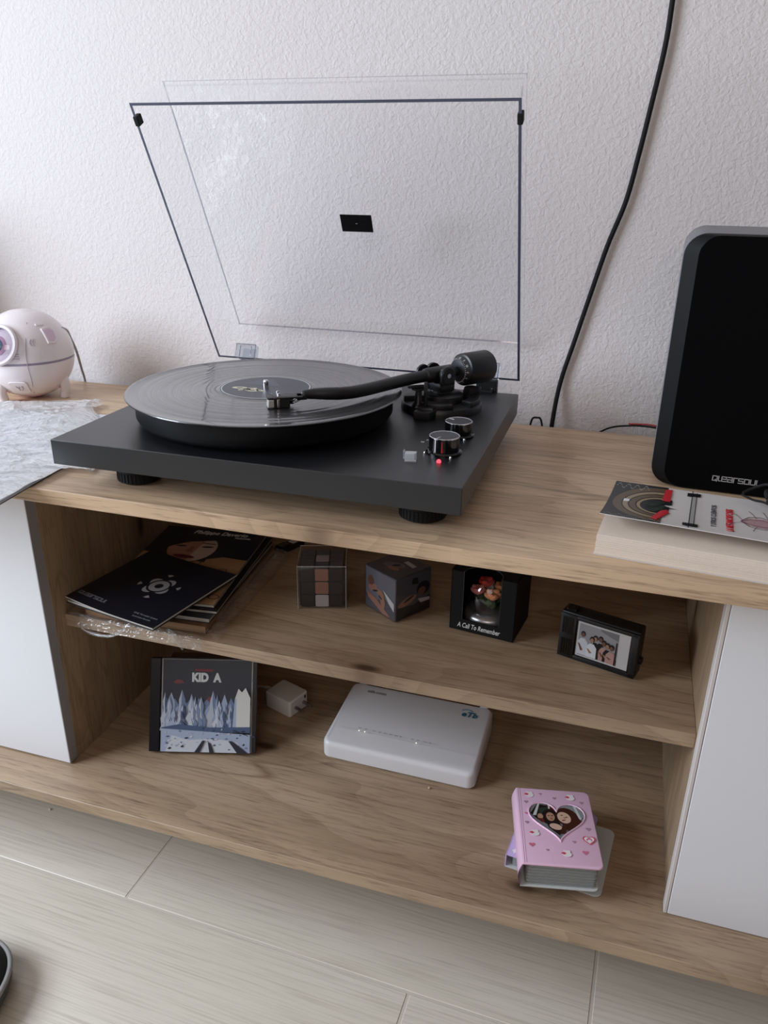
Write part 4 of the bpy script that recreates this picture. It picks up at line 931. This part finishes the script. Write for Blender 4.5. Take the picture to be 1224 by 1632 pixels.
for nm, lb_, x, y, z, c, r in ((a_,b_,x_*1.1,y_,z_-.005,c_,r_*1.22) for a_,b_,x_,y_,z_,c_,r_ in (('flower','orange bloom',.004,-.011,.040,'o',.0098),('flower','pink bloom',-.011,-.009,.043,'p',.0085),('flower','red bloom',.0165,-.005,.037,'r',.0078),('flower','red bloom',-.005,.004,.047,'r',.009),('flower','orange bloom',.010,.005,.044,'o',.008))):
    m = MB()
    for q in range(7):
        a = 2*math.pi*q/7; Mq = Matrix.Translation((x,y,z)) @ Matrix.Rotation(a,4,'Z') @ Matrix.Rotation(R(-35-12*(q%2)),4,'Y') @ Matrix.Translation((r*.42,0,0)) @ Matrix.Diagonal((1,.8,.45,1))
        m.lathe([(0,-r*.55),(r*.4,-r*.4),(r*.55,0),(r*.4,r*.4),(0,r*.55)], 10, M=Mq)
    m.lathe([(0,-r*.3),(r*.45,0),(r*.3,r*.5),(0,r*.6)], 10, M=Matrix.Translation((x,y,z)))
    f_ = m.build('flower', fl_m[c], gl, 60); f_['label'] = lb_
for k in range(11):
    a = k*2.4; rr_ = .009+.0012*(k%6); Mq = Matrix.Translation((rr_*math.cos(a)*1.1, -.004+rr_*math.sin(a)*.9, .026+.0011*(k%5))) @ Matrix.Rotation(a,4,'Z') @ Matrix.Rotation(R(-40-8*(k%3)),4,'Y')
    MB().poly([(-.006,0,0),(-.001,-.0036,.001),(.006,-.0016,.002),(.0095,0,.002)], M=Mq).poly([(-.006,0,0),(.0095,0,.002),(.006,.0016,.002),(-.001,.0036,.001)], M=Mq).build('leaf', flat('leaf_green',62,96,52,.5), gl)

# ---------------------------------------------------------------- small framed instant photo
tv = thing('photo_stand', 'small black retro-television photo frame holding a group snapshot', 'photo frame', (.1815,.1823,Z+.0004), R(-16.3))
fw_, fh, fd = .0888, .0595, .0225
m = MB().box(0, fw_, .0015, fd, .001, fh, .0018)
m.box(0,.0185,-.0005,.0016,.002,fh-.002,.0008).box(.0185,fw_,-.0005,.0016,.002,.0075,.0006).box(.0185,fw_,-.0005,.0016,fh-.0065,fh-.002,.0006).box(.081,fw_-.0005,-.0005,.0016,.002,fh-.002,.0006)
m.build('case', M_BLKP, tv, 40)
for k in range(5):
    for a, b in ((.006,.0265),(.0335,.054)): MB().box(.0032+.0027*k,.0048+.0027*k,-.0014,-.0004,a,b,.0002,seg=1).build('grille_bar', M_BLKG, tv)
MB().box(.004,.015,.005,.0175,fh-.0006,fh+.0022,.0008).build('top_button', M_BLKG, tv); MB().lathe([(.0045,0),(.0045,.003),(.004,.0035)],14,M=Matrix.Translation((fw_-.0004,.013,.020)) @ Matrix.Rotation(R(90),4,'Y')).build('side_dial', M_RUB, tv, 35)
for x in (.012, fw_-.014): MB().box(x,x+.006,.004,.019,0,.0015).build('foot', M_RUB, tv)
PHO = [flat('ip_white',206,203,200,.25), flat('ip_wall',158,158,160,.25), flat('ip_dark',30,28,30,.25), flat('ip_skin',150,112,94,.25), flat('ip_skin2',106,76,62,.25), flat('ip_shirt',204,206,212,.25), flat('ip_rose',168,132,126,.25), flat('ip_ceiling',120,122,126,.25)]
m = MB(); L_ = 0
def pp(mi, pts):
    global L_
    m.poly([(.0205+x*.0590, .00135-.00003*L_, .0082+y*.0440) for x, y in pts], mi); L_ += 1
pp(0,[(0,0),(1,0),(1,1),(0,1)]); pp(1,[(.03,.05),(.79,.05),(.79,.95),(.03,.95)]); pp(7,[(.42,.95),(.79,.95),(.79,.74),(.46,.88)])
pp(2,[(.03,.05),(.79,.05),(.79,.20),(.03,.26)])
for cx, top, sk, body, bw in ((.12,.66,4,5,.10),(.46,.66,4,2,.08),(.36,.64,3,2,.07),(.30,.58,3,5,.10),(.53,.58,4,6,.085),(.60,.54,3,2,.075),(.68,.52,4,6,.10)):
    pp(body,[(cx-bw,.06),(cx+bw,.06),(cx+bw*.95,top-.22),(cx+bw*.4,top-.12),(cx-bw*.4,top-.12),(cx-bw*.95,top-.22)])
    pp(2,ell(cx,top+.01,.048,.085,14)); pp(sk,ell(cx-.004,top-.02,.034,.062,14))
    pp(sk,[(cx-bw*.9,top-.28),(cx-bw*.6,top-.28),(cx+.02,.20),(cx-.03,.17)])
pp(2,[(.745,.05),(.775,.05),(.775,.70),(.755,.72)])
ph_ = m.build('instant_photo', PHO, tv)
MB().box(.0200,.0800,.00118,.00128,.0078,.0526).build('photo_glass', clear('photo_glass',(.96,.96,.97,1),.05,.03), tv)

# ---------------------------------------------------------------- lower shelf: compact disc case
Z = ZB
cdr = thing('compact_disc_case', 'compact disc jewel case leaning back, jagged snowy peaks on its cover', 'disc case', (-.3269,.1028,Z), 0)
cdr.matrix_world = Matrix.Translation((-.3255,.0975,Z+.0043)) @ Matrix.Rotation(.28256,4,'Z') @ Matrix.Rotation(-.41684,4,'X')
# local: x right, z up the case, y back
MB().box(.013,.142,.0,.0014,0,.125,.0004).build('front_lid', clear('jewel_lid',(.95,.96,.97,1),.012,.02), cdr)
MB().box(.0,.0135,.0002,.0098,.0005,.1245,.0006).build('hinge_tray', pbr('tray_black', srgb(14,15,22), .25), cdr)
MB().box(.0135,.1415,.0045,.0098,.0005,.1245,.0006).build('back_tray', flat('tray_grey',58,60,64,.3), cdr)
MB().box(.0150,.1365,.0018,.0042,.001,.1235).build('booklet', P_W, cdr)
C = [flat('cd_sky',58,58,66,.35), flat('cd_white',196,200,210,.35), flat('cd_blue',118,134,164,.35), flat('cd_pale',160,172,196,.35), flat('cd_ink',40,42,56,.35), flat('cd_red',132,66,72,.35), flat('cd_cream',206,206,202,.35), flat('cd_deep',70,88,120,.35)]
m = MB(); cl_ = [0]
def cp_(mi, pts): m.poly([(.0165+x*.1185, .00175-.00002*cl_[0], .0015+y*.1215) for x, y in pts], mi); cl_[0] += 1
rnd = random.Random(11)
cp_(0,[(0,0),(1,0),(1,1),(0,1)])
cp_(5,[(.12,.755),(.17,.785),(.22,.77),(.24,.745),(.19,.735),(.14,.738)]); cp_(5,[(.46,.50),(.52,.60),(.58,.58),(.55,.50)])
def ridge(x0, x1, h0, jit, n, mi):
    top = []
    for i in range(n+1):
        t = i/n; top.append((x0+(x1-x0)*t, h0+(jit if i%2 else -jit)*rnd.uniform(.35,1.)))
    cp_(mi, [(x0,.27)]+top+[(x1,.27)])
ridge(0,1,.54,.05,22,2); ridge(.0,1.,.47,.06,17,3)
def peak(cx, w, h, base=.22):
    j = lambda a: a*rnd.uniform(.6,1.4)
    L1 = [(cx-w*.5,base)]+[(cx-w*(.5-.5*t)+j(.012)*(-1)**k, base+(h-base)*t**1.25) for k, t in enumerate((.2,.4,.6,.8))]+[(cx,h)]
    R1 = [(cx+w*(.5-.5*t)+j(.012)*(-1)**k, base+(h-base)*t**1.25) for k, t in enumerate((.8,.6,.4,.2))]+[(cx+w*.5,base)]
    mid = [(cx-w*.05*rnd.uniform(-1,1),base),(cx+w*.06,base+(h-base)*.4),(cx-w*.03,base+(h-base)*.7)]
    cp_(1 if rnd.random() < .6 else 3, L1+mid[::-1]); cp_(rnd.choice((2,3,7)), [(cx,h)]+R1+mid)
    for k in range(5):
        t = rnd.uniform(.08,.7); x = cx+w*(.5-.5*t)*rnd.uniform(-.8,.8); y = base+(h-base)*t**1.25; l = rnd.uniform(.02,.07); d = rnd.uniform(-.3,.3)
        cp_(rnd.choice((4,2,1,7)), [(x,y),(x+.006,y+.004),(x+d*l+.008,y-l),(x+d*l,y-l)])
for cx, w, h in sorted([(rnd.uniform(.03,.80), rnd.uniform(.10,.20), rnd.uniform(.44,.66)) for _ in range(20)]+[(.10,.26,.64),(.22,.22,.67),(.33,.2,.60),(.44,.16,.60),(.57,.24,.665),(.70,.2,.63)], key=lambda q: -q[2]): peak(cx, w, h)
cp_(6,[(.80,.28),(.82,.58),(.86,.70),(.90,.66),(.94,.71),(.995,.60),(.995,.28)]); cp_(3,[(.80,.28),(.82,.58),(.84,.60),(.84,.28)])
cp_(7,[(0,.22),(1,.22),(1,.285),(.55,.27),(.2,.30),(0,.26)]); cp_(3,[(0,0),(1,0),(1,.20),(0,.25)]); cp_(1,[(.05,0),(.95,0),(.85,.12),(.6,.15),(.3,.13),(.12,.18)])
for k in range(60):
    x, y = rnd.uniform(.02,.95), rnd.uniform(.02,.26); w_, h_ = rnd.uniform(.01,.06), rnd.uniform(.004,.018); cp_(rnd.choice((2,7,4,3,1)),[(x,y),(x+w_*.6,y+h_),(x+w_,y+h_*.3),(x+w_*.4,y-h_*.6)])
cp_(4,[(.38,0),(.44,0),(.50,.13),(.47,.13)]); cp_(4,[(.60,0),(.55,0),(.53,.12),(.56,.10)]); cp_(4,[(.86,0),(.98,0),(.80,.13),(.76,.13)]); cp_(4,[(.80,.245),(.98,.185),(.98,.19),(.82,.25)])
m.build('cover_print', C, cdr)
text('title_lettering', 'KID  A', .0155, fr((.0745,.00105,.0945),(1,0,0),(0,0,1)), flat('cd_letter',214,214,212), cdr, align='CENTER', bold=.0009, sx=.86)
text('band_lettering', 'RADIOHEAD', .0042, fr((.0715,.00105,.1080),(1,0,0),(0,0,1)), flat('cd_redtext',150,60,64), cdr, align='CENTER', bold=.0002)
for z in (.022,.096): MB().box(.1365,.1405,-.0003,.0004,z,z+.002).build('lid_tab', M_ACE, cdr)
# the charger behind it props the case
hb_ = thing('paper_box', 'flat dark carton leaning behind the disc case', 'box', (-.331,.1575,Z+.0004), .28256)
MB().box(.004,.115,.014,.040,0,.094,.0008).build('carton', flat('carton_dark',50,44,42,.7), hb_); MB().box(.0035,.1155,.0135,.0405,.094,.0955,.0005).build('flap', flat('carton_brown',98,76,60,.7), hb_)
# ---------------------------------------------------------------- wall charger
ch = thing('wall_charger', 'white two-pin phone charger lying on the bottom board beside the disc case', 'charger', (-.1779,.2257,Z), R(-18.9))
MB().prism(rrect(-.0478,0,0,.0395,.004,5), 0, .0262, .0022, seg=3).build('body', flat('charger_white',226,224,220,.4), ch, 40)
MB().prism(rrect(.003,.0365,.0022,.024,.003,4), 0, .0008, .0003, M=fr((0,0,0),(0,1,0),(0,0,1))).build('pin_face', flat('charger_white2',208,206,202,.45), ch)
for y in (.0115,.0280): MB().lathe([(.0023,0),(.0023,.0145),(.0016,.0165),(0,.0168)], 14, M=fr((.0006,y,.0125),(0,1,0),(0,0,1))).build('pin', pbr('pin_metal', srgb(150,148,146), .3, .5, .9), ch, 35)
MB().box(.0006,.0012,.0305,.0335,.018,.0225).build('port', M_BLKG, ch)
wc = thing('charging_cable', 'white charging cable running from the charger behind the disc case', 'cable', (-.2235,.262,Z))
P0 = Vector((-.2235,.262,Z)); MB().lathe([(.0034,0),(.0034,.012),(.0024,.0175),(.0018,.018)], 14, M=along((.0075,-.003,.0155),(-.95,.33,0))).build('connector', flat('charger_white',226,224,220,.4), wc, 35)
MB().tube([(-.009,.0028,.0152),(-.02,.006,.012),(-.035,.012,.004),(-.055,.02,.0022),(-.075,.045,.0022)], .0018, 10, 6).build('lead', flat('charger_white',226,224,220,.4), wc, 60)

# ---------------------------------------------------------------- router
ro = thing('internet_router', 'white internet router with small teal logo in the middle of the bottom board', 'router', (-.1052,.1645,Z+.0004), R(-.4))
rwid, rdep = .2055, .130
def rz_(y): return .0245+(.0075)*min(1, y/.03)+.0028*max(0, (y-.03)/.1)
def bend(mb):
    mb.v = [(x, y, (z if z < .012 else z-.030+rz_(max(0,y)))) for x, y, z in mb.v]; return mb
body = bend(MB().prism(rrect(0, rwid, 0, rdep, 0.011, 7), .003, .030, .0055, seg=4, top_only=True))
# give the top enough rows to slope
RW = flat('router_white', 218,216,218,.38)
body.build('case', RW, ro, 40)
m = MB().grid(lambda a, b: Vector((.0075+(rwid-.015)*a, .0296+.0005*b, rz_(.0296)+.00012)), 12, 1); m.build('seam', flat('router_seam',238,238,240,.3), ro)
MB().prism(rrect(.003, rwid-.003, .003, rdep-.003, .009, 6), .0, .0032).build('base', flat('router_base',120,118,118,.5), ro, 40)
for k, x in enumerate((.0425,.0505,.1215)): 
    MB().lathe([(.0007,0),(.0007,.0005),(0,.0007)], 10, M=Matrix.Translation((x,.0288,rz_(.0288)))).build('status_light', M_LEDW, ro)
Mt = lambda x, y: fr((x, y, rz_(y)+.00012), (1,0,0), (0,1,.022))
for k, x in enumerate((.040,.049,.060,.068,.075,.083,.090,.097,.113,.121,.129,.137)): text('status_print', 'PWR LOS PON LAN1 LAN2 LAN3 LAN4 TEL USB 5G WLAN WPS'.split()[k], .0020, Mt(x,.0335), flat('router_print',120,120,124), ro)
lg_ = text('brand_logo', 'eTb', .0145, Mt(.1645,.101), flat('router_teal',34,112,136), ro, bold=.0004, shear=.2, sx=.95)
MB().tube([(.1640+.0145*t, .1125+.0032*math.sin(math.pi*t), rz_(.11)+.0003) for t in [i/8 for i in range(9)]], .0005, 6, 2).build('logo_arc', flat('router_teal',34,112,136), ro)
text('web_lettering', 'etb.com', .0085, Mt(.026,.1105), flat('router_grey',142,142,148), ro, bold=.0002)
for x in (.0085, rwid-.020):
    an = MB().box(x, x+.0115, rdep-.002, rdep+.011, .012, .034, .0015).build('antenna_joint', RW, ro, 40)
    MB().box(x+.0005, x+.011, rdep+.0005, rdep+.0085, .034, .17, .002).build('antenna', RW, an, 40)
    MB().lathe([(.002,0),(.002,.0008)], 10, M=fr((x+.00575,rdep-.0022,.0265),(1,0,0),(0,0,1))).build('joint_screw', M_ACE, an)
for nm, x, mt, lab in (('network_lead',.070,flat('lead_grey',190,188,182),'pale grey network lead plugged in the back of the router'),('router_power_lead',.0255+.01,M_RUB,'black power lead plugged in the back of the router')):
    t = thing(nm, lab, 'cable', (-.1052+x,.1645+rdep,Z))
    MB().box(-.0042,.0042,-.001,.013,.014,.022,.001).build('plug', mt, t)
    MB().tube([(0,.012,.018),(.001,.030,.0175),(.004,.055,.013),(.008,.075,.006),(.02,.083,.0035),(.04,.084,.0035)], .0022, 10, 6).build('lead', mt, t, 60)
cr = tag(MB().lathe([(0,0),(.0012,.0003),(.0017,.0013),(.0012,.0024),(0,.0027)], 10).build('crumb', flat('crumb',206,176,140), None, 60, loc=(.0457,.1513,Z)), 'tiny tan crumb on the bottom board in front of the router', 'crumb')
tag(MB().lathe([(0,0),(.0016,.0004),(.0020,.0014),(.0010,.0022),(0,.0024)], 9).build('crumb', flat('crumb2',226,220,206), None, 60, loc=(-.530,.118,.0002)), 'tiny pale crumb on the floor tile under the console', 'crumb')

# ---------------------------------------------------------------- two small photo albums
M_LIL = pbr('album_lilac', srgb(196,178,220), .25, .5, coat=.3); M_PINK = pbr('album_pink', srgb(232,192,218), .22, .5, coat=.4); M_SLV = pbr('album_sleeves', srgb(150,154,154), .35, var=.12, bscale=900)
def rotp(deg): return R(deg)
al = thing('lilac_album', 'lilac and clear mini photo album lying under the pink heart album', 'photo album', (.1570,.0585,Z+.0004), R(-6.5))
M_PVW = clear('milky_pvc', (.9,.92,.93,1), .06, .2, milk=.85, milkcol=(.88,.91,.91,1))
MB().prism(rrect(0,.1055,0,.104,[.008,0,0,.008],5), 0, .0009).build('back_cover', M_PVW, al)
m = MB()
for k in range(8): m.prism(rrect(.006,.078-.0006*(k%3),.004,.100,.004,4), .0018+.0016*k, .0030+.0016*k)
m.build('photo_sleeve', M_SLV, al)
fcv = MB().prism(rrect(0,.084,.0015,.104,[.008,0,0,.008],5), .0155, .0164).build('front_cover', M_LIL, al)
MB().box(-.0006,.0006,.0005,.104,.0,.0164,.0003).build('spine', M_LIL, al)
MB().box(.005,.016,.022,.031,.0164,.0167).build('black_sticker', M_BLKG, fcv); MB().poly(mp([(.004,.010),(.006,.0115),(.0075,.0145),(.009,.0115),(.0115,.010),(.009,.0085),(.0075,.0055),(.006,.0085)],.0166)).build('sparkle', M_WP, fcv)
pk = thing('pink_album', 'pink mini photo album with a heart-shaped photo window, on the lilac album', 'photo album', (.1782,.0217,Z+.0170), R(12.3))
AW, AD, AH = .0845, .1125, .033
MB().prism(rrect(0,AW-.002,0,AD,[.006,0,0,.006],5), 0, .0010).build('back_cover', M_PVW, pk)
m = MB()
for k in range(13): m.prism(rrect(.005,AW-.004-.0005*(k%3),.003+.0003*(k%2),AD-.004,.004,4), .0016+.0021*k, .0030+.0021*k)
m.build('photo_sleeve', M_SLV, pk)
fcv = MB().prism(rrect(0,AW,0,AD,[.007,.001,.001,.006],6), AH-.0030, AH, .0012, seg=3).build('front_cover', M_PINK, pk, 40)
m = MB().grid(lambda a, b: Vector((-.0042*math.sin(math.pi*a)+.0006, AD*b, (AH-.001)*a+.0003)), 10, 6).grid(lambda a, b: Vector((-.0042*math.sin(math.pi*a)+.0016, AD*(1-b), (AH-.001)*a+.0003)), 10, 6)
m.build('spine', M_PINK, pk, 60)
for k in (.0022,.0042): MB().tube([(k,.001,AH-.0001),(k,AD-.001,AH-.0001)], .00045, 6, 1).build('welded_seam', M_PINK, fcv)
hx, hy, hsz = .0435, .0665, .0315
hp = heart(hx, hy, hsz, 44)
m = MB().poly([(x,y,AH+.0002) for x, y in hp]); m.build('window_backing', flat('hw_grey',120,122,126,.3), fcv)
HP = [flat('hp_wall',136,140,142,.3), flat('hp_dark',36,26,26,.3), flat('hp_hair',66,34,26,.3), flat('hp_skin',206,172,152,.3), flat('hp_skin2',176,136,114,.3), flat('hp_red',96,36,34,.3), flat('hp_white',196,198,196,.3), flat('hp_lip',150,72,70,.3), flat('hp_green',42,60,50,.3)]
m = MB(); kk = [0]
def clip(pts):           # keep the print inside the heart: clip polygon by pulling points towards its centre
    out = []
    for x, y in pts:
        for _ in range(40):
            inside = False; j = len(hp)-1
            for i in range(len(hp)):
                if (hp[i][1] > y) != (hp[j][1] > y) and x < (hp[j][0]-hp[i][0])*(y-hp[i][1])/(hp[j][1]-hp[i][1])+hp[i][0]: inside = not inside
                j = i
            if inside: break
            x += (hx-x)*.06; y += (hy+.002-y)*.06
        out.append((x, y))
    return out
def hpp(mi, pts): m.poly([(x, y, AH+.00028+.00004*kk[0]) for x, y in clip([(hx+p*hsz, hy+q*hsz) for p, q in pts])], mi); kk[0] += 1
def blob(mi, cx, cy, rx, ry, rot=0, n=18): hpp(mi, ell(cx,cy,rx,ry,n,rot))
hpp(1,[(-1,.2),(-.8,.8),(-.2,.8),(0,.55),(.05,.1),(-.2,-.4),(-.7,-.1)]); hpp(6,[(-.86,.1),(-.76,.85),(-.68,.85),(-.74,.1)]); hpp(8,[(-.62,.45),(-.3,.55),(-.25,.2),(-.6,.15)]); hpp(5,[(-.45,.82),(-.1,.78),(0,.5),(-.3,.55)]); hpp(6,[(-.34,.8),(-.28,.8),(-.22,.45),(-.28,.45)])
hpp(0,[(.05,.5),(.3,.82),(.9,.7),(.98,.2),(.5,-.3),(.1,.1)]); hpp(6,[(.70,.75),(.80,.75),(.86,.05),(.78,.0)])
blob(2,.34,.10,.40,.46,.5); hpp(2,[(.2,.3),(.7,.2),(.85,-.1),(.6,-.5),(.35,-.6),(.15,-.3)]); blob(3,.24,.06,.23,.28,.45); blob(1,-.28,.12,.24,.30,.1); hpp(1,[(-.5,.1),(0,.1),(.1,-.5),(0,-.8),(-.35,-.45)])
blob(4,-.24,.06,.15,.21,.1); blob(3,-.10,-.40,.22,.14,-.3); hpp(2,[(.18,-.2),(.34,-.25),(.2,-.7),(.02,-.72)]); blob(4,-.60,.05,.10,.13); hpp(5,[(-.72,-.05),(-.5,-.05),(-.45,-.25),(-.6,-.22)])
for ex, ey in ((-.30,.10),(-.18,.11),(.16,.16),(.32,.08)): blob(1,ex,ey,.040,.018,.1,8)
blob(7,-.22,-.05,.055,.022,.05,10); blob(7,.20,-.08,.065,.024,.4,10); blob(4,-.235,.02,.02,.04,0,8); blob(4,.235,.03,.022,.045,.4,8)
m.build('photo_print', HP, fcv)
MB().tube([(x,y,AH+.0003) for x, y in hp], .0010, 8, 1, closed=True).build('heart_rim', M_PINK, fcv, 60)
m = MB(); hk = [0]
AC = [flat('deco_rose',206,116,146,.4), flat('deco_white',236,228,230,.4), flat('deco_mauve',176,136,156,.4), flat('deco_red',208,74,96,.4)]
def deco(mi, pts): m.poly([(x,y,AH+.00012+.00003*hk[0]) for x, y in pts], mi); hk[0] += 1
for x, y, s_ in ((.0105,.090,.0026),(.0095,.072,.0020),(.0435,.0985,.0024),(.028,.104,.0018),(.074,.094,.0024),(.076,.054,.0030),(.012,.026,.0034),(.068,.020,.0034),(.028,.020,.0018),(.058,.034,.0020),(.009,.058,.0022)): deco(rnd.choice((0,2,2)), heart(x,y,s_,18))
for x, y in ((.015,.101),(.062,.100),(.0165,.042),(.048,.0155)):      # white puffs each with a small red bow
    deco(1, ell(x,y,.0050,.0038,16)); deco(1, ell(x-.0018,y+.0035,.0022,.0020,12)); deco(1, ell(x+.0018,y+.0035,.0022,.0020,12)); deco(3,[(x-.0065,y+.001),(x-.003,y+.003),(x-.003,y-.001)]); deco(3,[(x-.0005,y+.001),(x-.003,y+.003),(x-.003,y-.001)])
deco(3, heart(.0745,.0375,.0070,26)); deco(1, heart(.0745,.0375,.0055,26)); deco(0, ell(.0745,.0375,.0032,.0028,14)); deco(1, ell(.0745,.0360,.0022,.0020,12))
m.build('cover_print', AC, fcv)

# ---------------------------------------------------------------- padded case on the floor
pcx = thing('padded_case', 'dark grey rounded padded case with pale piping on the floor tiles', 'case', (-.458,-.180,0), R(14))
def supl(rx, ry, n=56, e=2.5): return [(rx*math.copysign(abs(math.cos(t))**(2/e), math.cos(t)), ry*math.copysign(abs(math.sin(t))**(2/e), math.sin(t))) for t in [2*math.pi*i/n for i in range(n)]]
sh = MB(); rings = [(.86,.0),(.95,.004),(1.0,.014),(1.0,.022)]
def shell(rings):
    mb = MB(); n = 56
    for k, (s_, z) in enumerate(rings): mb.v += [(x*s_, y*s_, z) for x, y in supl(.090,.070)]
    for k in range(len(rings)-1):
        for i in range(n): j = (i+1)%n; mb.f.append([k*n+i,k*n+j,(k+1)*n+j,(k+1)*n+i]); mb.mi.append(0)
    mb.f.append(list(range(n))[::-1]); mb.mi.append(0); mb.f.append([(len(rings)-1)*n+i for i in range(n)]); mb.mi.append(0)
    return mb
shell([(.84,.0),(.94,.004),(1.0,.016),(1.0,.030)]).build('lower_half', pbr('case_side', srgb(84,82,82), .75, .3, bump=.2, bscale=600), pcx, 50)
shell([(.97,.030),(.95,.036),(.86,.043),(.68,.047),(.3,.049)]).build('top_half', pbr('case_top', srgb(40,42,46), .6, .4, bump=.1, bscale=500), pcx, 50)
MB().tube([(x*1.0,y*1.0,.0315) for x, y in supl(.090,.070)], .0032, 8, 1, closed=True).build('piping', flat('case_piping',150,148,146,.6), pcx, 60)
